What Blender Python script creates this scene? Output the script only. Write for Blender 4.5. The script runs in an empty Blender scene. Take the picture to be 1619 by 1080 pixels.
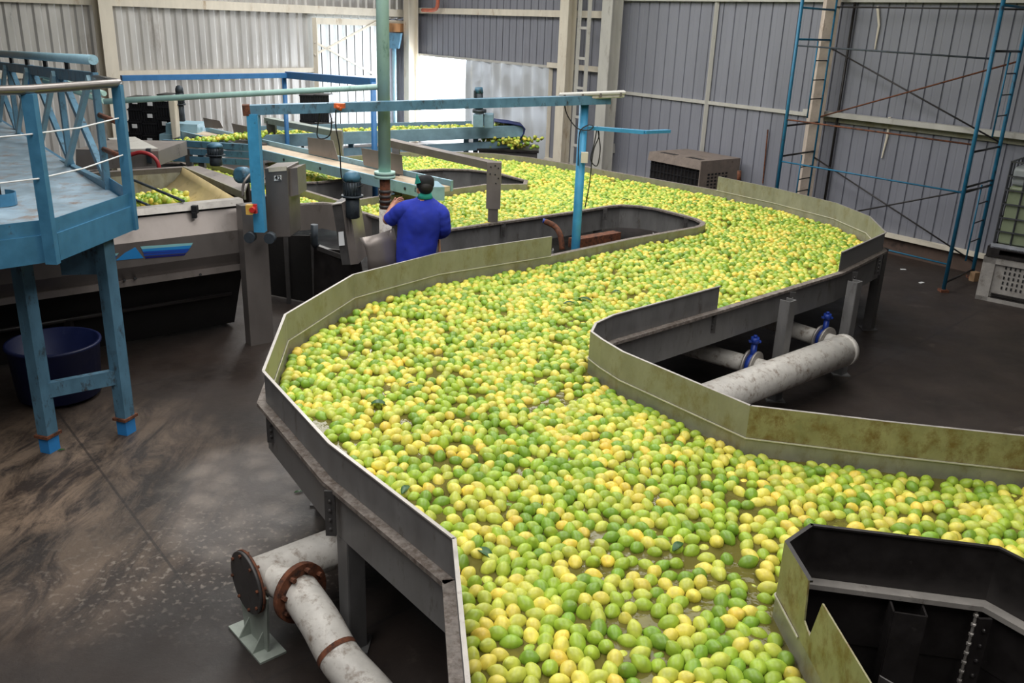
import bpy, bmesh, math, random
import numpy as np
from mathutils import Vector, Matrix, noise
from mathutils.geometry import tessellate_polygon
random.seed(7); rng = np.random.default_rng(7)
S = bpy.context.scene
COL = S.collection
# ------------------------------------------------------------------ camera
F, PIT, ROL, H = 1400.0, math.radians(19.8), math.radians(2.1), 3.0
_f = Vector((0, math.cos(PIT), -math.sin(PIT))); _u0 = Vector((0, math.sin(PIT), math.cos(PIT))); _x0 = Vector((1, 0, 0))
_x = _x0*math.cos(ROL)+_u0*math.sin(ROL); _u = -_x0*math.sin(ROL)+_u0*math.cos(ROL)
O = Vector((0, 0, H))
cd = bpy.data.cameras.new('camera'); cam = bpy.data.objects.new('camera', cd); COL.objects.link(cam)
cd.sensor_width = 36; cd.lens = F/1619*36; cd.clip_start = .05
cam.matrix_world = Matrix.Translation(O) @ Matrix((_x, _u, -_f)).transposed().to_4x4()
S.camera = cam
# ------------------------------------------------------------------ world, lights, exposure
W = bpy.data.worlds.new('world'); S.world = W; W.use_nodes = True
W.node_tree.nodes['Background'].inputs[0].default_value = (.86, .93, 1, 1)
W.node_tree.nodes['Background'].inputs[1].default_value = 7.0
S.view_settings.view_transform = 'Standard'; S.view_settings.look = 'None'
S.view_settings.exposure = 0.0; S.view_settings.gamma = 1; S.view_settings.use_curve_mapping = False
def area(name, loc, sx, sy, power, col=(1, .98, .95), rot=(0, 0, 0)):
    l = bpy.data.lights.new(name, 'AREA'); l.shape = 'RECTANGLE'; l.size = sx; l.size_y = sy; l.energy = power; l.color = col
    o = bpy.data.objects.new(name, l); o.location = loc; o.rotation_euler = rot; COL.objects.link(o); return o
for i, (x, y, p) in enumerate([(-2.2, 1.5, 175), (2.0, 1.5, 135), (-1.8, 7.0, 172), (2.2, 7.0, 138), (-2.6, 12.8, 225), (1.2, 12.6, 190), (-3.6, 17.5, 220)]):
    area('roof_light', (x, y, 5.35), 2.0, 4.6, p*1.08)
# daylight that falls in through the open door and the translucent sliding door
area('door_daylight', (-2.05, 22.62, 1.15), 2.0, 1.9, 165, (.9, .95, 1), (math.radians(-90), 0, math.radians(-53.2)))
S.cycles.use_denoising = True
# ------------------------------------------------------------------ pixel helpers (turn a reading of the photo into a place)
def ray(px, py): return _f + _x*((px-809.5)/F) - _u*((py-540)/F)
def A(px, py, z):
    d = ray(px, py); return O + d*((z-H)/d.z)
def D(px, py, Y):
    d = ray(px, py); return O + d*(Y/d.y)
def IP(px, py, p0, n):
    d = ray(px, py); return O + d*((Vector(p0)-O).dot(n)/d.dot(n))
def ZP(p, py):            # height on the vertical through p that shows at row py
    r = Vector((p[0], p[1], 0))-O; k = (540-py)/F
    a, b = r.dot(_u), r.dot(_f)
    return (k*b-a)/(_u.z-k*_f.z)
def V3(p, z): return Vector((p[0], p[1], z))
# ------------------------------------------------------------------ materials
def lin(c):
    r = []
    for v in c[:3]:
        v /= 255.0; r.append(v/12.92 if v <= .04045 else ((v+.055)/1.055)**2.4)
    return (*r, 1)
MATS = {}
def paint(name, rgb, rough=.5, metal=0.0, wear=None, amt=.35, scale=6, bump=.15, var=.12, streak=1.0, rvar=.12):
    m = bpy.data.materials.new(name); m.use_nodes = True; nt = m.node_tree; b = nt.nodes['Principled BSDF']
    tc = nt.nodes.new('ShaderNodeTexCoord'); mp = nt.nodes.new('ShaderNodeMapping'); mp.inputs['Scale'].default_value = (1, 1, streak)
    nt.links.new(tc.outputs['Object'], mp.inputs[0])
    n1 = nt.nodes.new('ShaderNodeTexNoise'); n1.inputs['Scale'].default_value = scale; n1.inputs['Detail'].default_value = 8; n1.inputs['Roughness'].default_value = .65
    nt.links.new(mp.outputs[0], n1.inputs[0])
    base = lin(rgb); lo = tuple(v*(1-var*1.6) for v in base[:3])+(1,); hi = tuple(min(1, v*(1+var*1.6)) for v in base[:3])+(1,)
    r1 = nt.nodes.new('ShaderNodeValToRGB'); r1.color_ramp.elements[0].position = .3; r1.color_ramp.elements[1].position = .7
    r1.color_ramp.elements[0].color = lo; r1.color_ramp.elements[1].color = hi
    nt.links.new(n1.outputs[0], r1.inputs[0]); out = r1.outputs[0]
    if wear:
        n2 = nt.nodes.new('ShaderNodeTexNoise'); n2.inputs['Scale'].default_value = scale*.9; n2.inputs['Detail'].default_value = 10; n2.inputs['Roughness'].default_value = .75
        mp2 = nt.nodes.new('ShaderNodeMapping'); mp2.inputs['Location'].default_value = (3.1, 1.7, 5.2); mp2.inputs['Scale'].default_value = (1, 1, streak)
        nt.links.new(tc.outputs['Object'], mp2.inputs[0]); nt.links.new(mp2.outputs[0], n2.inputs[0])
        r2 = nt.nodes.new('ShaderNodeValToRGB'); r2.color_ramp.elements[0].position = .72-amt*.5; r2.color_ramp.elements[1].position = .80-amt*.35
        nt.links.new(n2.outputs[0], r2.inputs[0])
        mx = nt.nodes.new('ShaderNodeMix'); mx.data_type = 'RGBA'; nt.links.new(r2.outputs[0], mx.inputs[0]); nt.links.new(out, mx.inputs[6]); mx.inputs[7].default_value = lin(wear)
        out = mx.outputs[2]
    nt.links.new(out, b.inputs['Base Color'])
    b.inputs['Metallic'].default_value = metal
    mr = nt.nodes.new('ShaderNodeMapRange'); mr.inputs[1].default_value = .3; mr.inputs[2].default_value = .7; mr.inputs[3].default_value = max(.04, rough-rvar); mr.inputs[4].default_value = min(1, rough+rvar)
    nt.links.new(n1.outputs[0], mr.inputs[0]); nt.links.new(mr.outputs[0], b.inputs['Roughness'])
    if bump:
        bp = nt.nodes.new('ShaderNodeBump'); bp.inputs['Strength'].default_value = bump; bp.inputs['Distance'].default_value = .004
        nt.links.new(n1.outputs[0], bp.inputs['Height']); nt.links.new(bp.outputs[0], b.inputs['Normal'])
    MATS[name] = m; return m
steel = paint('weathered_steel', (122, 121, 121), .5, .25, (88, 82, 76), .3, 9, .1, .12, .35)
steel_l = paint('bright_steel', (168, 163, 158), .42, .35, (120, 112, 104), .3, 12, .1, .1)
steel_d = paint('dark_steel', (78, 76, 76), .5, .3, (60, 54, 50), .3, 9, .1)
steel_m = paint('machine_steel', (140, 132, 128), .38, .45, (112, 104, 98), .25, 5, .05, .08, .5)
steel_m2 = paint('machine_steel_band', (116, 110, 107), .42, .4, (96, 88, 82), .25, 5, .05, .08, .5)
algae = paint('algae_stained_steel', (140, 138, 122), .45, .1, (122, 114, 86), .42, 7, .12, .12, .6)
algae_r = paint('algae_stained_steel_rusty', (140, 136, 102), .42, .1, (110, 90, 54), .5, 9, .12, .18, .8)
grime = paint('grime_ledge', (134, 126, 120), .7, .1, (96, 84, 76), .55, 30, .4, .2)
blackst = paint('blackened_steel', (44, 41, 41), .4, .3, (84, 80, 78), .16, 10, .15, .2)
blue = paint('blue_paint', (64, 120, 154), .45, .1, (64, 78, 84), .22, 10, .15, .1)
blue_d = paint('worn_blue_paint', (84, 124, 148), .5, .1, (52, 48, 46), .36, 12, .2, .12, .5)
blue_b = paint('bright_blue_paint', (66, 150, 196), .45, .05, (40, 62, 80), .22, 10, .15, .08)
blue_t = paint('teal_blue_paint', (30, 104, 138), .5, .1, (52, 44, 42), .3, 8, .15, .15)
blue_l = paint('light_blue_paint', (144, 180, 196), .45, .05, (96, 116, 124), .25, 8, .1, .08)
blue_r = paint('royal_blue_beam_paint', (56, 112, 168), .45, .05, (40, 66, 100), .25, 8, .1, .08)
blue_foot = paint('blue_foot_paint', (44, 128, 196), .5, 0, (40, 60, 80), .2, 14, .1, .05)
deckm = paint('worn_blue_deck', (156, 178, 194), .42, .1, (150, 132, 122), .42, 5, .2, .16)
yellow = paint('yellow_paint', (214, 170, 80), .55, 0, (120, 110, 100), .3, 8)
green_p = paint('green_pipe_paint', (166, 200, 192), .5, .0, (112, 150, 140), .3, 8, .1, .06, .4)
cream = paint('cream_painted_steel', (214, 206, 190), .6, 0, (176, 156, 130), .3, 5, .1, .06, .3)
cream_d = paint('grey_cream_steel', (180, 178, 172), .6, 0, (140, 134, 126), .3, 5, .1, .06, .3)
white_p = paint('white_pipe_paint', (200, 196, 190), .5, 0, (134, 120, 108), .42, 14, .25, .08)
rust = paint('rust', (112, 66, 44), .85, .1, (52, 34, 28), .5, 22, .5, .25)
rust_p = paint('orange_pipe_paint', (190, 104, 80), .6, 0, (130, 60, 40), .3, 10)
dark = paint('painted_shade', (22, 20, 20), .8, 0)  # near-black colour that stands in for deep shade
rubber = paint('black_rubber', (24, 24, 26), .6, 0, None, 0, 20, .1)
motor_b = paint('motor_blue', (66, 108, 132), .5, .2, (44, 50, 56), .4, 14, .2)
motor_d = paint('motor_dark', (58, 66, 74), .55, .3, (34, 34, 36), .4, 14, .2)
belt = paint('beige_belt', (196, 178, 156), .7, 0, (150, 132, 116), .3, 6)
tarp = paint('navy_tarp', (26, 40, 92), .6, 0, (44, 60, 116), .3, 6, .3)
valve_b = paint('valve_blue', (30, 60, 150), .4, .1, (20, 30, 70), .2, 12)
crate_k = paint('black_plastic', (26, 26, 30), .5, 0, (46, 46, 50), .25, 12)
label_w = paint('white_label', (226, 228, 230), .6, 0, None, 0, 10, 0, .02)
ink = paint('black_ink', (20, 20, 22), .6, 0, None, 0, 10, 0, .02)
binm = paint('grey_brown_plastic', (124, 112, 104), .6, 0, (86, 76, 68), .35, 8)
binw = paint('dirty_white_plastic', (150, 146, 142), .6, 0, (104, 96, 90), .35, 8)
ibc_m = paint('green_tinted_plastic', (128, 138, 112), .35, 0, (110, 122, 96), .3, 3, 0, .06)
ibc_w = paint('clear_white_plastic', (150, 156, 158), .35, 0, None, 0, 3, 0, .05)
cage = paint('cage_metal', (86, 88, 92), .4, .6)
tubm = paint('navy_tub_plastic', (22, 32, 74), .45, 0, (60, 66, 96), .2, 6)
beige_in = paint('stained_beige_lining', (196, 176, 128), .5, .1, (140, 120, 60), .3, 4, .1, .1)
wood = paint('raw_wood', (190, 140, 96), .7, 0, (140, 96, 60), .4, 10, .2, .15, .2)
redh = paint('red_hose', (150, 40, 44), .45)
lampm = paint('lamp_cover_plastic', (206, 200, 196), .35, 0, (140, 132, 126), .3, 10, 0)
orangep = paint('orange_plastic', (206, 100, 50), .5, 0, (60, 40, 36), .4, 20)
decal1 = paint('decal_sky', (42, 130, 196), .4, 0, None, 0, 5, 0, .03)
decal2 = paint('decal_blue', (34, 70, 160), .4, 0, None, 0, 5, 0, .03)
decal3 = paint('decal_navy', (30, 34, 104), .4, 0, None, 0, 5, 0, .03)
decal4 = paint('decal_mint', (134, 190, 196), .4, 0, None, 0, 5, 0, .03)
skin = paint('skin', (196, 140, 118), .5, 0, None, 0, 12, .05, .06)
shirt_m = paint('royal_blue_cloth', (34, 52, 168), .85, 0, (30, 44, 140), .3, 9, .3, .1)
teal_m = paint('teal_cloth', (44, 158, 146), .85, 0, None, 0, 20, .2)
cap_m = paint('black_cloth', (24, 26, 30), .9, 0, None, 0, 20, .2)
hair_m = paint('black_hair', (22, 18, 16), .7, 0, None, 0, 60, .5)
trouser_m = paint('navy_trousers', (26, 28, 44), .9)
leaf_m = paint('leaf_green', (38, 84, 30), .45, 0, None, 0, 30, .2)
bolt_m = paint('bolt_metal', (112, 112, 116), .4, .6)
wall_r_m = paint('blue_grey_cladding', (128, 130, 140), .6, .05, (116, 116, 124), .25, 1.6, .05, .06, .2)
wall_b_m = paint('galvanised_cladding', (202, 200, 197), .38, .35, (158, 150, 142), .3, 1.8, .04, .07, .25)
conc = paint('curb_concrete', (84, 68, 60), .8, 0, (56, 46, 42), .4, 4, .3)
def mix_mat(name, a, fac, build):
    m = bpy.data.materials.new(name); m.use_nodes = True; nt = m.node_tree; b = nt.nodes['Principled BSDF']
    o = nt.nodes['Material Output']; mx = nt.nodes.new('ShaderNodeMixShader'); mx.inputs[0].default_value = fac
    s = build(nt); nt.links.new(b.outputs[0], mx.inputs[1]); nt.links.new(s.outputs[0], mx.inputs[2]); nt.links.new(mx.outputs[0], o.inputs[0])
    b.inputs['Base Color'].default_value = lin(a); return m, nt, b, mx
def _trl(c):
    def f(nt):
        s = nt.nodes.new('ShaderNodeBsdfTranslucent'); s.inputs[0].default_value = c; return s
    return f
def _trp(c):
    def f(nt):
        s = nt.nodes.new('ShaderNodeBsdfTransparent'); s.inputs[0].default_value = c; return s
    return f
translu, _, b_, _ = mix_mat('translucent_sheet', (226, 228, 226), .35, _trl((.33, .34, .34, 1))); b_.inputs['Roughness'].default_value = .5
curtain_m, nt_, b_, mx_ = mix_mat('dusty_clear_plastic', (176, 180, 184), .3, _trp((.5, .52, .56, 1))); b_.inputs['Roughness'].default_value = .3
n_ = nt_.nodes.new('ShaderNodeTexNoise'); n_.inputs['Scale'].default_value = 2.2; n_.inputs['Detail'].default_value = 6
mr_ = nt_.nodes.new('ShaderNodeMapRange'); mr_.inputs[1].default_value = .42; mr_.inputs[2].default_value = .68; mr_.inputs[3].default_value = .0; mr_.inputs[4].default_value = .07
tc_ = nt_.nodes.new('ShaderNodeTexCoord'); nt_.links.new(tc_.outputs['Object'], n_.inputs[0]); nt_.links.new(n_.outputs[0], mr_.inputs[0]); nt_.links.new(mr_.outputs[0], mx_.inputs[0])
# murky water
water_m, nt_, b_, mx_ = mix_mat('murky_water', (122, 116, 58), .36, _trp((.72, .66, .36, 1)))
b_.inputs['Roughness'].default_value = .06; b_.inputs['IOR'].default_value = 1.33
n_ = nt_.nodes.new('ShaderNodeTexNoise'); n_.inputs['Scale'].default_value = 14; n_.inputs['Detail'].default_value = 3
bp_ = nt_.nodes.new('ShaderNodeBump'); bp_.inputs['Strength'].default_value = .35; bp_.inputs['Distance'].default_value = .012
tc_ = nt_.nodes.new('ShaderNodeTexCoord'); nt_.links.new(tc_.outputs['Object'], n_.inputs[0]); nt_.links.new(n_.outputs[0], bp_.inputs['Height']); nt_.links.new(bp_.outputs[0], b_.inputs['Normal'])
# lemon skin: colour of each fruit is stored on its mesh
lemon_m = bpy.data.materials.new('lemon_skin'); lemon_m.use_nodes = True; nt_ = lemon_m.node_tree; b_ = nt_.nodes['Principled BSDF']
at_ = nt_.nodes.new('ShaderNodeAttribute'); at_.attribute_name = 'skin_colour'
tc_ = nt_.nodes.new('ShaderNodeTexCoord'); n_ = nt_.nodes.new('ShaderNodeTexNoise'); n_.inputs['Scale'].default_value = 30; n_.inputs['Detail'].default_value = 3
nt_.links.new(tc_.outputs['Object'], n_.inputs[0])
hs_ = nt_.nodes.new('ShaderNodeHueSaturation'); mr_ = nt_.nodes.new('ShaderNodeMapRange'); mr_.inputs[1].default_value = .3; mr_.inputs[2].default_value = .7; mr_.inputs[3].default_value = .8; mr_.inputs[4].default_value = 1.15
nt_.links.new(n_.outputs[0], mr_.inputs[0]); nt_.links.new(mr_.outputs[0], hs_.inputs['Value']); nt_.links.new(at_.outputs['Color'], hs_.inputs['Color']); nt_.links.new(hs_.outputs[0], b_.inputs['Base Color'])
b_.inputs['Roughness'].default_value = .42
n2_ = nt_.nodes.new('ShaderNodeTexNoise'); n2_.inputs['Scale'].default_value = 350; nt_.links.new(tc_.outputs['Object'], n2_.inputs[0])
bp_ = nt_.nodes.new('ShaderNodeBump'); bp_.inputs['Strength'].default_value = .12; bp_.inputs['Distance'].default_value = .002; nt_.links.new(n2_.outputs[0], bp_.inputs['Height']); nt_.links.new(bp_.outputs[0], b_.inputs['Normal'])
# ------------------------------------------------------------------ mesh helpers
def fin(name, bm, m=None, parent=None, smooth=False, mats=None, label=None):
    bmesh.ops.recalc_face_normals(bm, faces=bm.faces)
    me = bpy.data.meshes.new(name); bm.to_mesh(me); bm.free()
    for mm in (mats or ([m] if m else [])): me.materials.append(mm)
    if smooth:
        me.polygons.foreach_set('use_smooth', [True]*len(me.polygons))
    o = bpy.data.objects.new(name, me); COL.objects.link(o)
    if parent is not None: o.parent = parent
    if parent is not None: o.matrix_parent_inverse = parent.matrix_world.inverted()
    if label: o['label'] = label
    return o
def tag(o, label, cat, group=None, kind=None):
    o['label'] = label
    if cat: o['category'] = cat
    if group: o['group'] = group
    if kind: o['kind'] = kind
    return o
def thing(name, label, cat, loc=(0, 0, 0), group=None):
    o = bpy.data.objects.new(name, None); COL.objects.link(o); o.location = loc; o.empty_display_size = .1
    o.matrix_world = Matrix.Translation(loc)
    return tag(o, label, cat, group)
def struct(o): o['kind'] = 'structure'; return o
def B(): return bmesh.new()
def hexa(bm, bot, top, mi=0):
    n = len(bot); b = [bm.verts.new(p) for p in bot]; t = [bm.verts.new(p) for p in top]
    fs = [bm.faces.new(b[::-1]), bm.faces.new(t)]
    for i in range(n): fs.append(bm.faces.new((b[i], b[(i+1) % n], t[(i+1) % n], t[i])))
    for f in fs: f.material_index = mi
    return bm
def box(bm, c, s, rz=0, mi=0):
    c = Vector(c); R = Matrix.Rotation(rz, 3, 'Z'); q = []
    for dz in (-.5, .5):
        q.append([c+R@Vector((dx*s[0], dy*s[1], dz*s[2])) for dx, dy in ((-.5, -.5), (.5, -.5), (.5, .5), (-.5, .5))])
    return hexa(bm, q[0], q[1], mi)
def beam(bm, p, q, w, h, up=(0, 0, 1), mi=0):
    p, q = Vector(p), Vector(q); d = (q-p).normalized(); up = Vector(up)
    if abs(d.dot(up)) > .98: up = Vector((0, 1, 0))
    s = d.cross(up).normalized(); u = s.cross(d)
    r = [s*(a*w/2)+u*(b*h/2) for a, b in ((-1, -1), (1, -1), (1, 1), (-1, 1))]
    return hexa(bm, [p+v for v in r], [q+v for v in r], mi)
def tube(bm, pts, r, n=12, cap=True, mi=0):
    pts = [Vector(p) for p in pts]; rs = r if isinstance(r, (list, tuple)) else [r]*len(pts); rings = []; ref = None
    for i, p in enumerate(pts):
        d = (pts[min(i+1, len(pts)-1)]-pts[max(i-1, 0)]).normalized()
        if ref is None: ref = Vector((0, 0, 1)) if abs(d.z) < .9 else Vector((1, 0, 0))
        s = d.cross(ref).normalized(); u = s.cross(d).normalized(); ref = u
        rings.append([bm.verts.new(p+(s*math.cos(2*math.pi*k/n)+u*math.sin(2*math.pi*k/n))*rs[i]) for k in range(n)])
    for a, b in zip(rings, rings[1:]):
        for k in range(n):
            f = bm.faces.new((a[k], a[(k+1) % n], b[(k+1) % n], b[k])); f.material_index = mi; f.smooth = n > 6
    if cap:
        for rg in (rings[0][::-1], rings[-1]): bm.faces.new(rg).material_index = mi
    return bm
def curve_pts(ctrl, n=8):
    ctrl = [Vector(c) for c in ctrl]; out = []
    P = [ctrl[0]*2-ctrl[1]]+ctrl+[ctrl[-1]*2-ctrl[-2]]
    for i in range(1, len(P)-2):
        for k in range(n):
            t = k/n; a, b, c, d = P[i-1:i+3]
            out.append(.5*((2*b)+(c-a)*t+(2*a-5*b+4*c-d)*t*t+(3*b-a-3*c+d)*t**3))
    out.append(ctrl[-1]); return out
def plate(bm, pts, th, mi=0):      # a flat sheet through 3+ points with thickness
    pts = [Vector(p) for p in pts]; n = (pts[1]-pts[0]).cross(pts[2]-pts[0]).normalized()*th
    return hexa(bm, pts, [p+n for p in pts], mi)
def lathe(bm, c, prof, n=24, axis=(0, 0, 1), mi=0):
    c = Vector(c); a = Vector(axis).normalized(); s = a.orthogonal().normalized(); u = a.cross(s); rings = []
    for r, z in prof: rings.append([bm.verts.new(c+a*z+(s*math.cos(2*math.pi*k/n)+u*math.sin(2*math.pi*k/n))*max(r, 1e-4)) for k in range(n)])
    for x, y in zip(rings, rings[1:]):
        for k in range(n):
            f = bm.faces.new((x[k], x[(k+1) % n], y[(k+1) % n], y[k])); f.smooth = True; f.material_index = mi
    bm.faces.new(rings[0][::-1]).material_index = mi; bm.faces.new(rings[-1]).material_index = mi
    return bm
def bevel(o, w=.004, seg=2):
    m = o.modifiers.new('bevel', 'BEVEL'); m.width = w; m.segments = seg; m.limit_method = 'ANGLE'; return o
def sweep(bm, pts, prof, emat=None, side=1):      # profile (offset to the outside, z) along a ground polyline with mitred corners
    pts = [Vector((p[0], p[1])) for p in pts]; n = len(pts); rows = []
    for i, p in enumerate(pts):
        ns = []
        if i > 0: d = (p-pts[i-1]).normalized(); ns.append(Vector((d.y, -d.x)))
        if i < n-1: d = (pts[i+1]-p).normalized(); ns.append(Vector((d.y, -d.x)))
        m = (ns[0]+ns[-1]).normalized(); m = m/max(.5, m.dot(ns[0]))*side
        rows.append([bm.verts.new((p.x+m.x*o, p.y+m.y*o, z)) for o, z in prof])
    k = len(prof)
    for a, b in zip(rows, rows[1:]):
        for j in range(k):
            f = bm.faces.new((a[j], a[(j+1) % k], b[(j+1) % k], b[j])); f.material_index = emat[j] if emat else 0
    bm.faces.new(rows[0][::-1]); bm.faces.new(rows[-1]); return bm
# ------------------------------------------------------------------ room shell
a1, a2 = math.radians(-53.2), math.radians(50.7)
D1 = Vector((math.cos(a1), math.sin(a1), 0)); N1 = Vector((-D1.y, D1.x, 0)); B1 = Vector((5.793, 12.381, 0))
D2 = Vector((math.cos(a2), math.sin(a2), 0)); N2 = Vector((-D2.y, D2.x, 0))
CK = Vector((-2.841, 23.922, 0))                        # the corner of the two walls
def w1(px, py, off=0): return IP(px, py, B1-N1*off, N1)     # off = towards the room
def w2(px, py, off=0): return IP(px, py, CK-N2*off, N2)
ZT = 5.6
def cladding(name, m, p0, d, nrm, s0, s1, z0, z1, period=.25, kind='groove', depth=.03):
    bm = B(); s = s0; prof = []
    if kind == 'groove': shp = [(0, 0), (.34, 0), (.36, .15), (.44, .15), (.46, 0), (.88, 0), (.90, 1), (.97, 1), (1, 0)]
    else: shp = [(0, 0), (.28, 0), (.42, 1), (.72, 1), (.86, 0), (1, 0)]
    while s < s1:
        for u, v in shp[:-1]: prof.append((min(s+u*period, s1), v*depth))
        s += period
    prof.append((s1, 0))
    lo = [bm.verts.new(p0+d*a+nrm*b+Vector((0, 0, z0))) for a, b in prof]; hi = [bm.verts.new(p0+d*a+nrm*b+Vector((0, 0, z1))) for a, b in prof]
    for i in range(len(prof)-1):
        if (prof[i+1][0]-prof[i][0]) > 1e-6: bm.faces.new((lo[i], lo[i+1], hi[i+1], hi[i]))
    return fin(name, bm, m)
def slab(name, pts, z0, z1, m):
    return struct(fin(name, hexa(B(), [V3(p, z0) for p in pts], [V3(p, z1) for p in pts]), m))
sCor = (CK-B1).dot(D1)
def S1(p): return (Vector(p)-B1).dot(D1)
def S2(p): return (Vector(p)-CK).dot(D2)
s_d0, s_d1 = S1(w1(664, 150)), S1(w1(868, 200))
zh = 2.16
o = cladding('wall_right', wall_r_m, B1, D1, N1, s_d1, 9, .24, ZT, depth=.02); struct(o)
o = cladding('wall_right_above_door', wall_r_m, B1, D1, N1, sCor, s_d1, zh, ZT); struct(o); o.name = 'wall_door_side'
o = cladding('wall_corner', wall_r_m, B1, D1, N1, sCor, s_d0, 0, zh); struct(o)
s_p0, s_p1 = S2(w2(492, 60)), S2(w2(603, 60))
o = cladding('wall_left', wall_b_m, CK, D2, N2, -22, s_p0, 0, ZT, .25, 'trap', .03); struct(o)
o = cladding('wall_back', wall_b_m, CK, D2, N2, s_p0, 0, 2.98, ZT, .25, 'trap', .035); struct(o)
o = cladding('wall_back_corner', wall_r_m, CK, D2, N2, s_p1, 0, 0, 2.98, .25, 'trap', .03); struct(o)
# the two unseen sides behind the camera and the roof
q1, q2, q3 = B1+D1*9, CK+D2*-22, None
slab('wall_front', [q1+Vector((0, 0, 0)), Vector((11, -6, 0)), Vector((11.1, -6.1, 0)), q1+Vector((.1, 0, 0))], 0, ZT, wall_r_m)
slab('wall_rear', [Vector((-17, -6, 0)), Vector((11, -6, 0)), Vector((11, -6.1, 0)), Vector((-17, -6.1, 0))], 0, ZT, wall_r_m)
slab('wall_side', [q2, Vector((-17, -6, 0)), Vector((-17.1, -6, 0)), q2+Vector((-.1, 0, 0))], 0, ZT, wall_r_m)
slab('ceiling', [CK+Vector((0, .2, 0)), q2, Vector((-17, -6, 0)), Vector((11, -6, 0)), q1], ZT, ZT+.08, cream_d)
# floor: dark wet concrete with dusty patches and one area of window light painted in
fm = bpy.data.materials.new('stained_concrete'); fm.use_nodes = True; nt = fm.node_tree; b = nt.nodes['Principled BSDF']
tc = nt.nodes.new('ShaderNodeTexCoord')
def nz(scale, det=8, rough=.6, loc=(0, 0, 0), sc=(1, 1, 1), rot=0, dist=0):
    mp = nt.nodes.new('ShaderNodeMapping'); mp.inputs['Location'].default_value = loc; mp.inputs['Scale'].default_value = sc; mp.inputs['Rotation'].default_value = (0, 0, rot)
    n = nt.nodes.new('ShaderNodeTexNoise'); n.inputs['Scale'].default_value = scale; n.inputs['Detail'].default_value = det; n.inputs['Roughness'].default_value = rough; n.inputs['Distortion'].default_value = dist
    nt.links.new(tc.outputs['Object'], mp.inputs[0]); nt.links.new(mp.outputs[0], n.inputs[0]); return n.outputs[0]
def ramp(v, p0, p1, c0=(0, 0, 0, 1), c1=(1, 1, 1, 1)):
    r = nt.nodes.new('ShaderNodeValToRGB'); r.color_ramp.elements[0].position = p0; r.color_ramp.elements[1].position = p1
    r.color_ramp.elements[0].color = c0; r.color_ramp.elements[1].color = c1; nt.links.new(v, r.inputs[0]); return r.outputs[0]
def mixc(f, a, c):
    m = nt.nodes.new('ShaderNodeMix'); m.data_type = 'RGBA'
    if hasattr(f, 'links'): nt.links.new(f, m.inputs[0])
    else: m.inputs[0].default_value = f
    for s, v in ((6, a), (7, c)):
        if hasattr(v, 'links'): nt.links.new(v, m.inputs[s])
        else: m.inputs[s].default_value = v
    return m.outputs[2]
def mth(op, a, c=None, d=None):
    m = nt.nodes.new('ShaderNodeMath'); m.operation = op; m.use_clamp = False
    for i, v in enumerate((a, c, d)):
        if v is None: continue
        if hasattr(v, 'links'): nt.links.new(v, m.inputs[i])
        else: m.inputs[i].default_value = v
    return m.outputs[0]
sx = nt.nodes.new('ShaderNodeSeparateXYZ'); nt.links.new(tc.outputs['Object'], sx.inputs[0]); FX, FY = sx.outputs[0], sx.outputs[1]
base = mixc(ramp(nz(1.3), .35, .68), lin((34, 27, 24)), lin((56, 46, 41)))
base = mixc(ramp(nz(9, 10, .7), .45, .7), base, lin((48, 40, 36)))
def blob(p, rx, ry, rot=0, soft=.35, nsc=1.6, namt=.9):         # 1 inside a ragged elliptical area
    dx, dy = mth('SUBTRACT', FX, p[0]), mth('SUBTRACT', FY, p[1]); c, s = math.cos(rot), math.sin(rot)
    u = mth('DIVIDE', mth('ADD', mth('MULTIPLY', dx, c), mth('MULTIPLY', dy, s)), rx)
    v = mth('DIVIDE', mth('ADD', mth('MULTIPLY', dx, -s), mth('MULTIPLY', dy, c)), ry)
    r = mth('SQRT', mth('ADD', mth('MULTIPLY', u, u), mth('MULTIPLY', v, v)))
    r = mth('ADD', r, mth('MULTIPLY', mth('SUBTRACT', nz(nsc, 6, .6, (p[0], p[1], 0)), .5), namt))
    mr = nt.nodes.new('ShaderNodeMapRange'); mr.inputs[1].default_value = 1+soft; mr.inputs[2].default_value = 1-soft; nt.links.new(r, mr.inputs[0]); return mr.outputs[0]
c1_ = A(30, 760, 0)
dust = mth('MULTIPLY', blob(A(40, 790, 0), 1.3, 1.2), ramp(nz(4.2, 12, .78, (0, 0, 0), (1, .32, 1), .75, .6), .42, .57))
base = mixc(mth('MULTIPLY', dust, .46), base, lin((158, 136, 116)))
p_ = A(400, 790, 0); lit_patch = blob(p_, .55, .75, .3, .16, 1.2, .6)  # light from a window painted into the colour, with foamy dry marks
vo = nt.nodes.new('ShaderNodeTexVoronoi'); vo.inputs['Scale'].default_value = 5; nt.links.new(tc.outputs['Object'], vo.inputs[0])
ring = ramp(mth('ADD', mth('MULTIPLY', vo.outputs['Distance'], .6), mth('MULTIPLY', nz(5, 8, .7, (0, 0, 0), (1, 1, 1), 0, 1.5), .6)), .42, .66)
base = mixc(mth('MULTIPLY', lit_patch, .62), base, mixc(ring, lin((140, 132, 126)), lin((104, 99, 97))))
p2_ = A(330, 880, 0); pebb = mth('MULTIPLY', blob(p2_, .8, .6, 0, .5), ramp(nz(26, 3, .5), .56, .66))
base = mixc(mth('MULTIPLY', pebb, .55), base, lin((150, 140, 130)))
for (pp, rx, ry) in (((60, 870), .6, .25), ((205, 760), .3, .8), ((330, 1000), .5, .35)):
    q = A(*pp, 0); base = mixc(mth('MULTIPLY', blob(q, rx, ry, .5, .3), .45), base, lin((30, 26, 25)))
base = mixc(mth('MULTIPLY', ramp(nz(2.0, 9, .7, (5, 2, 0), (1, 1, 1)), .62, .70), .3), base, lin((110, 100, 92)))
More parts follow.
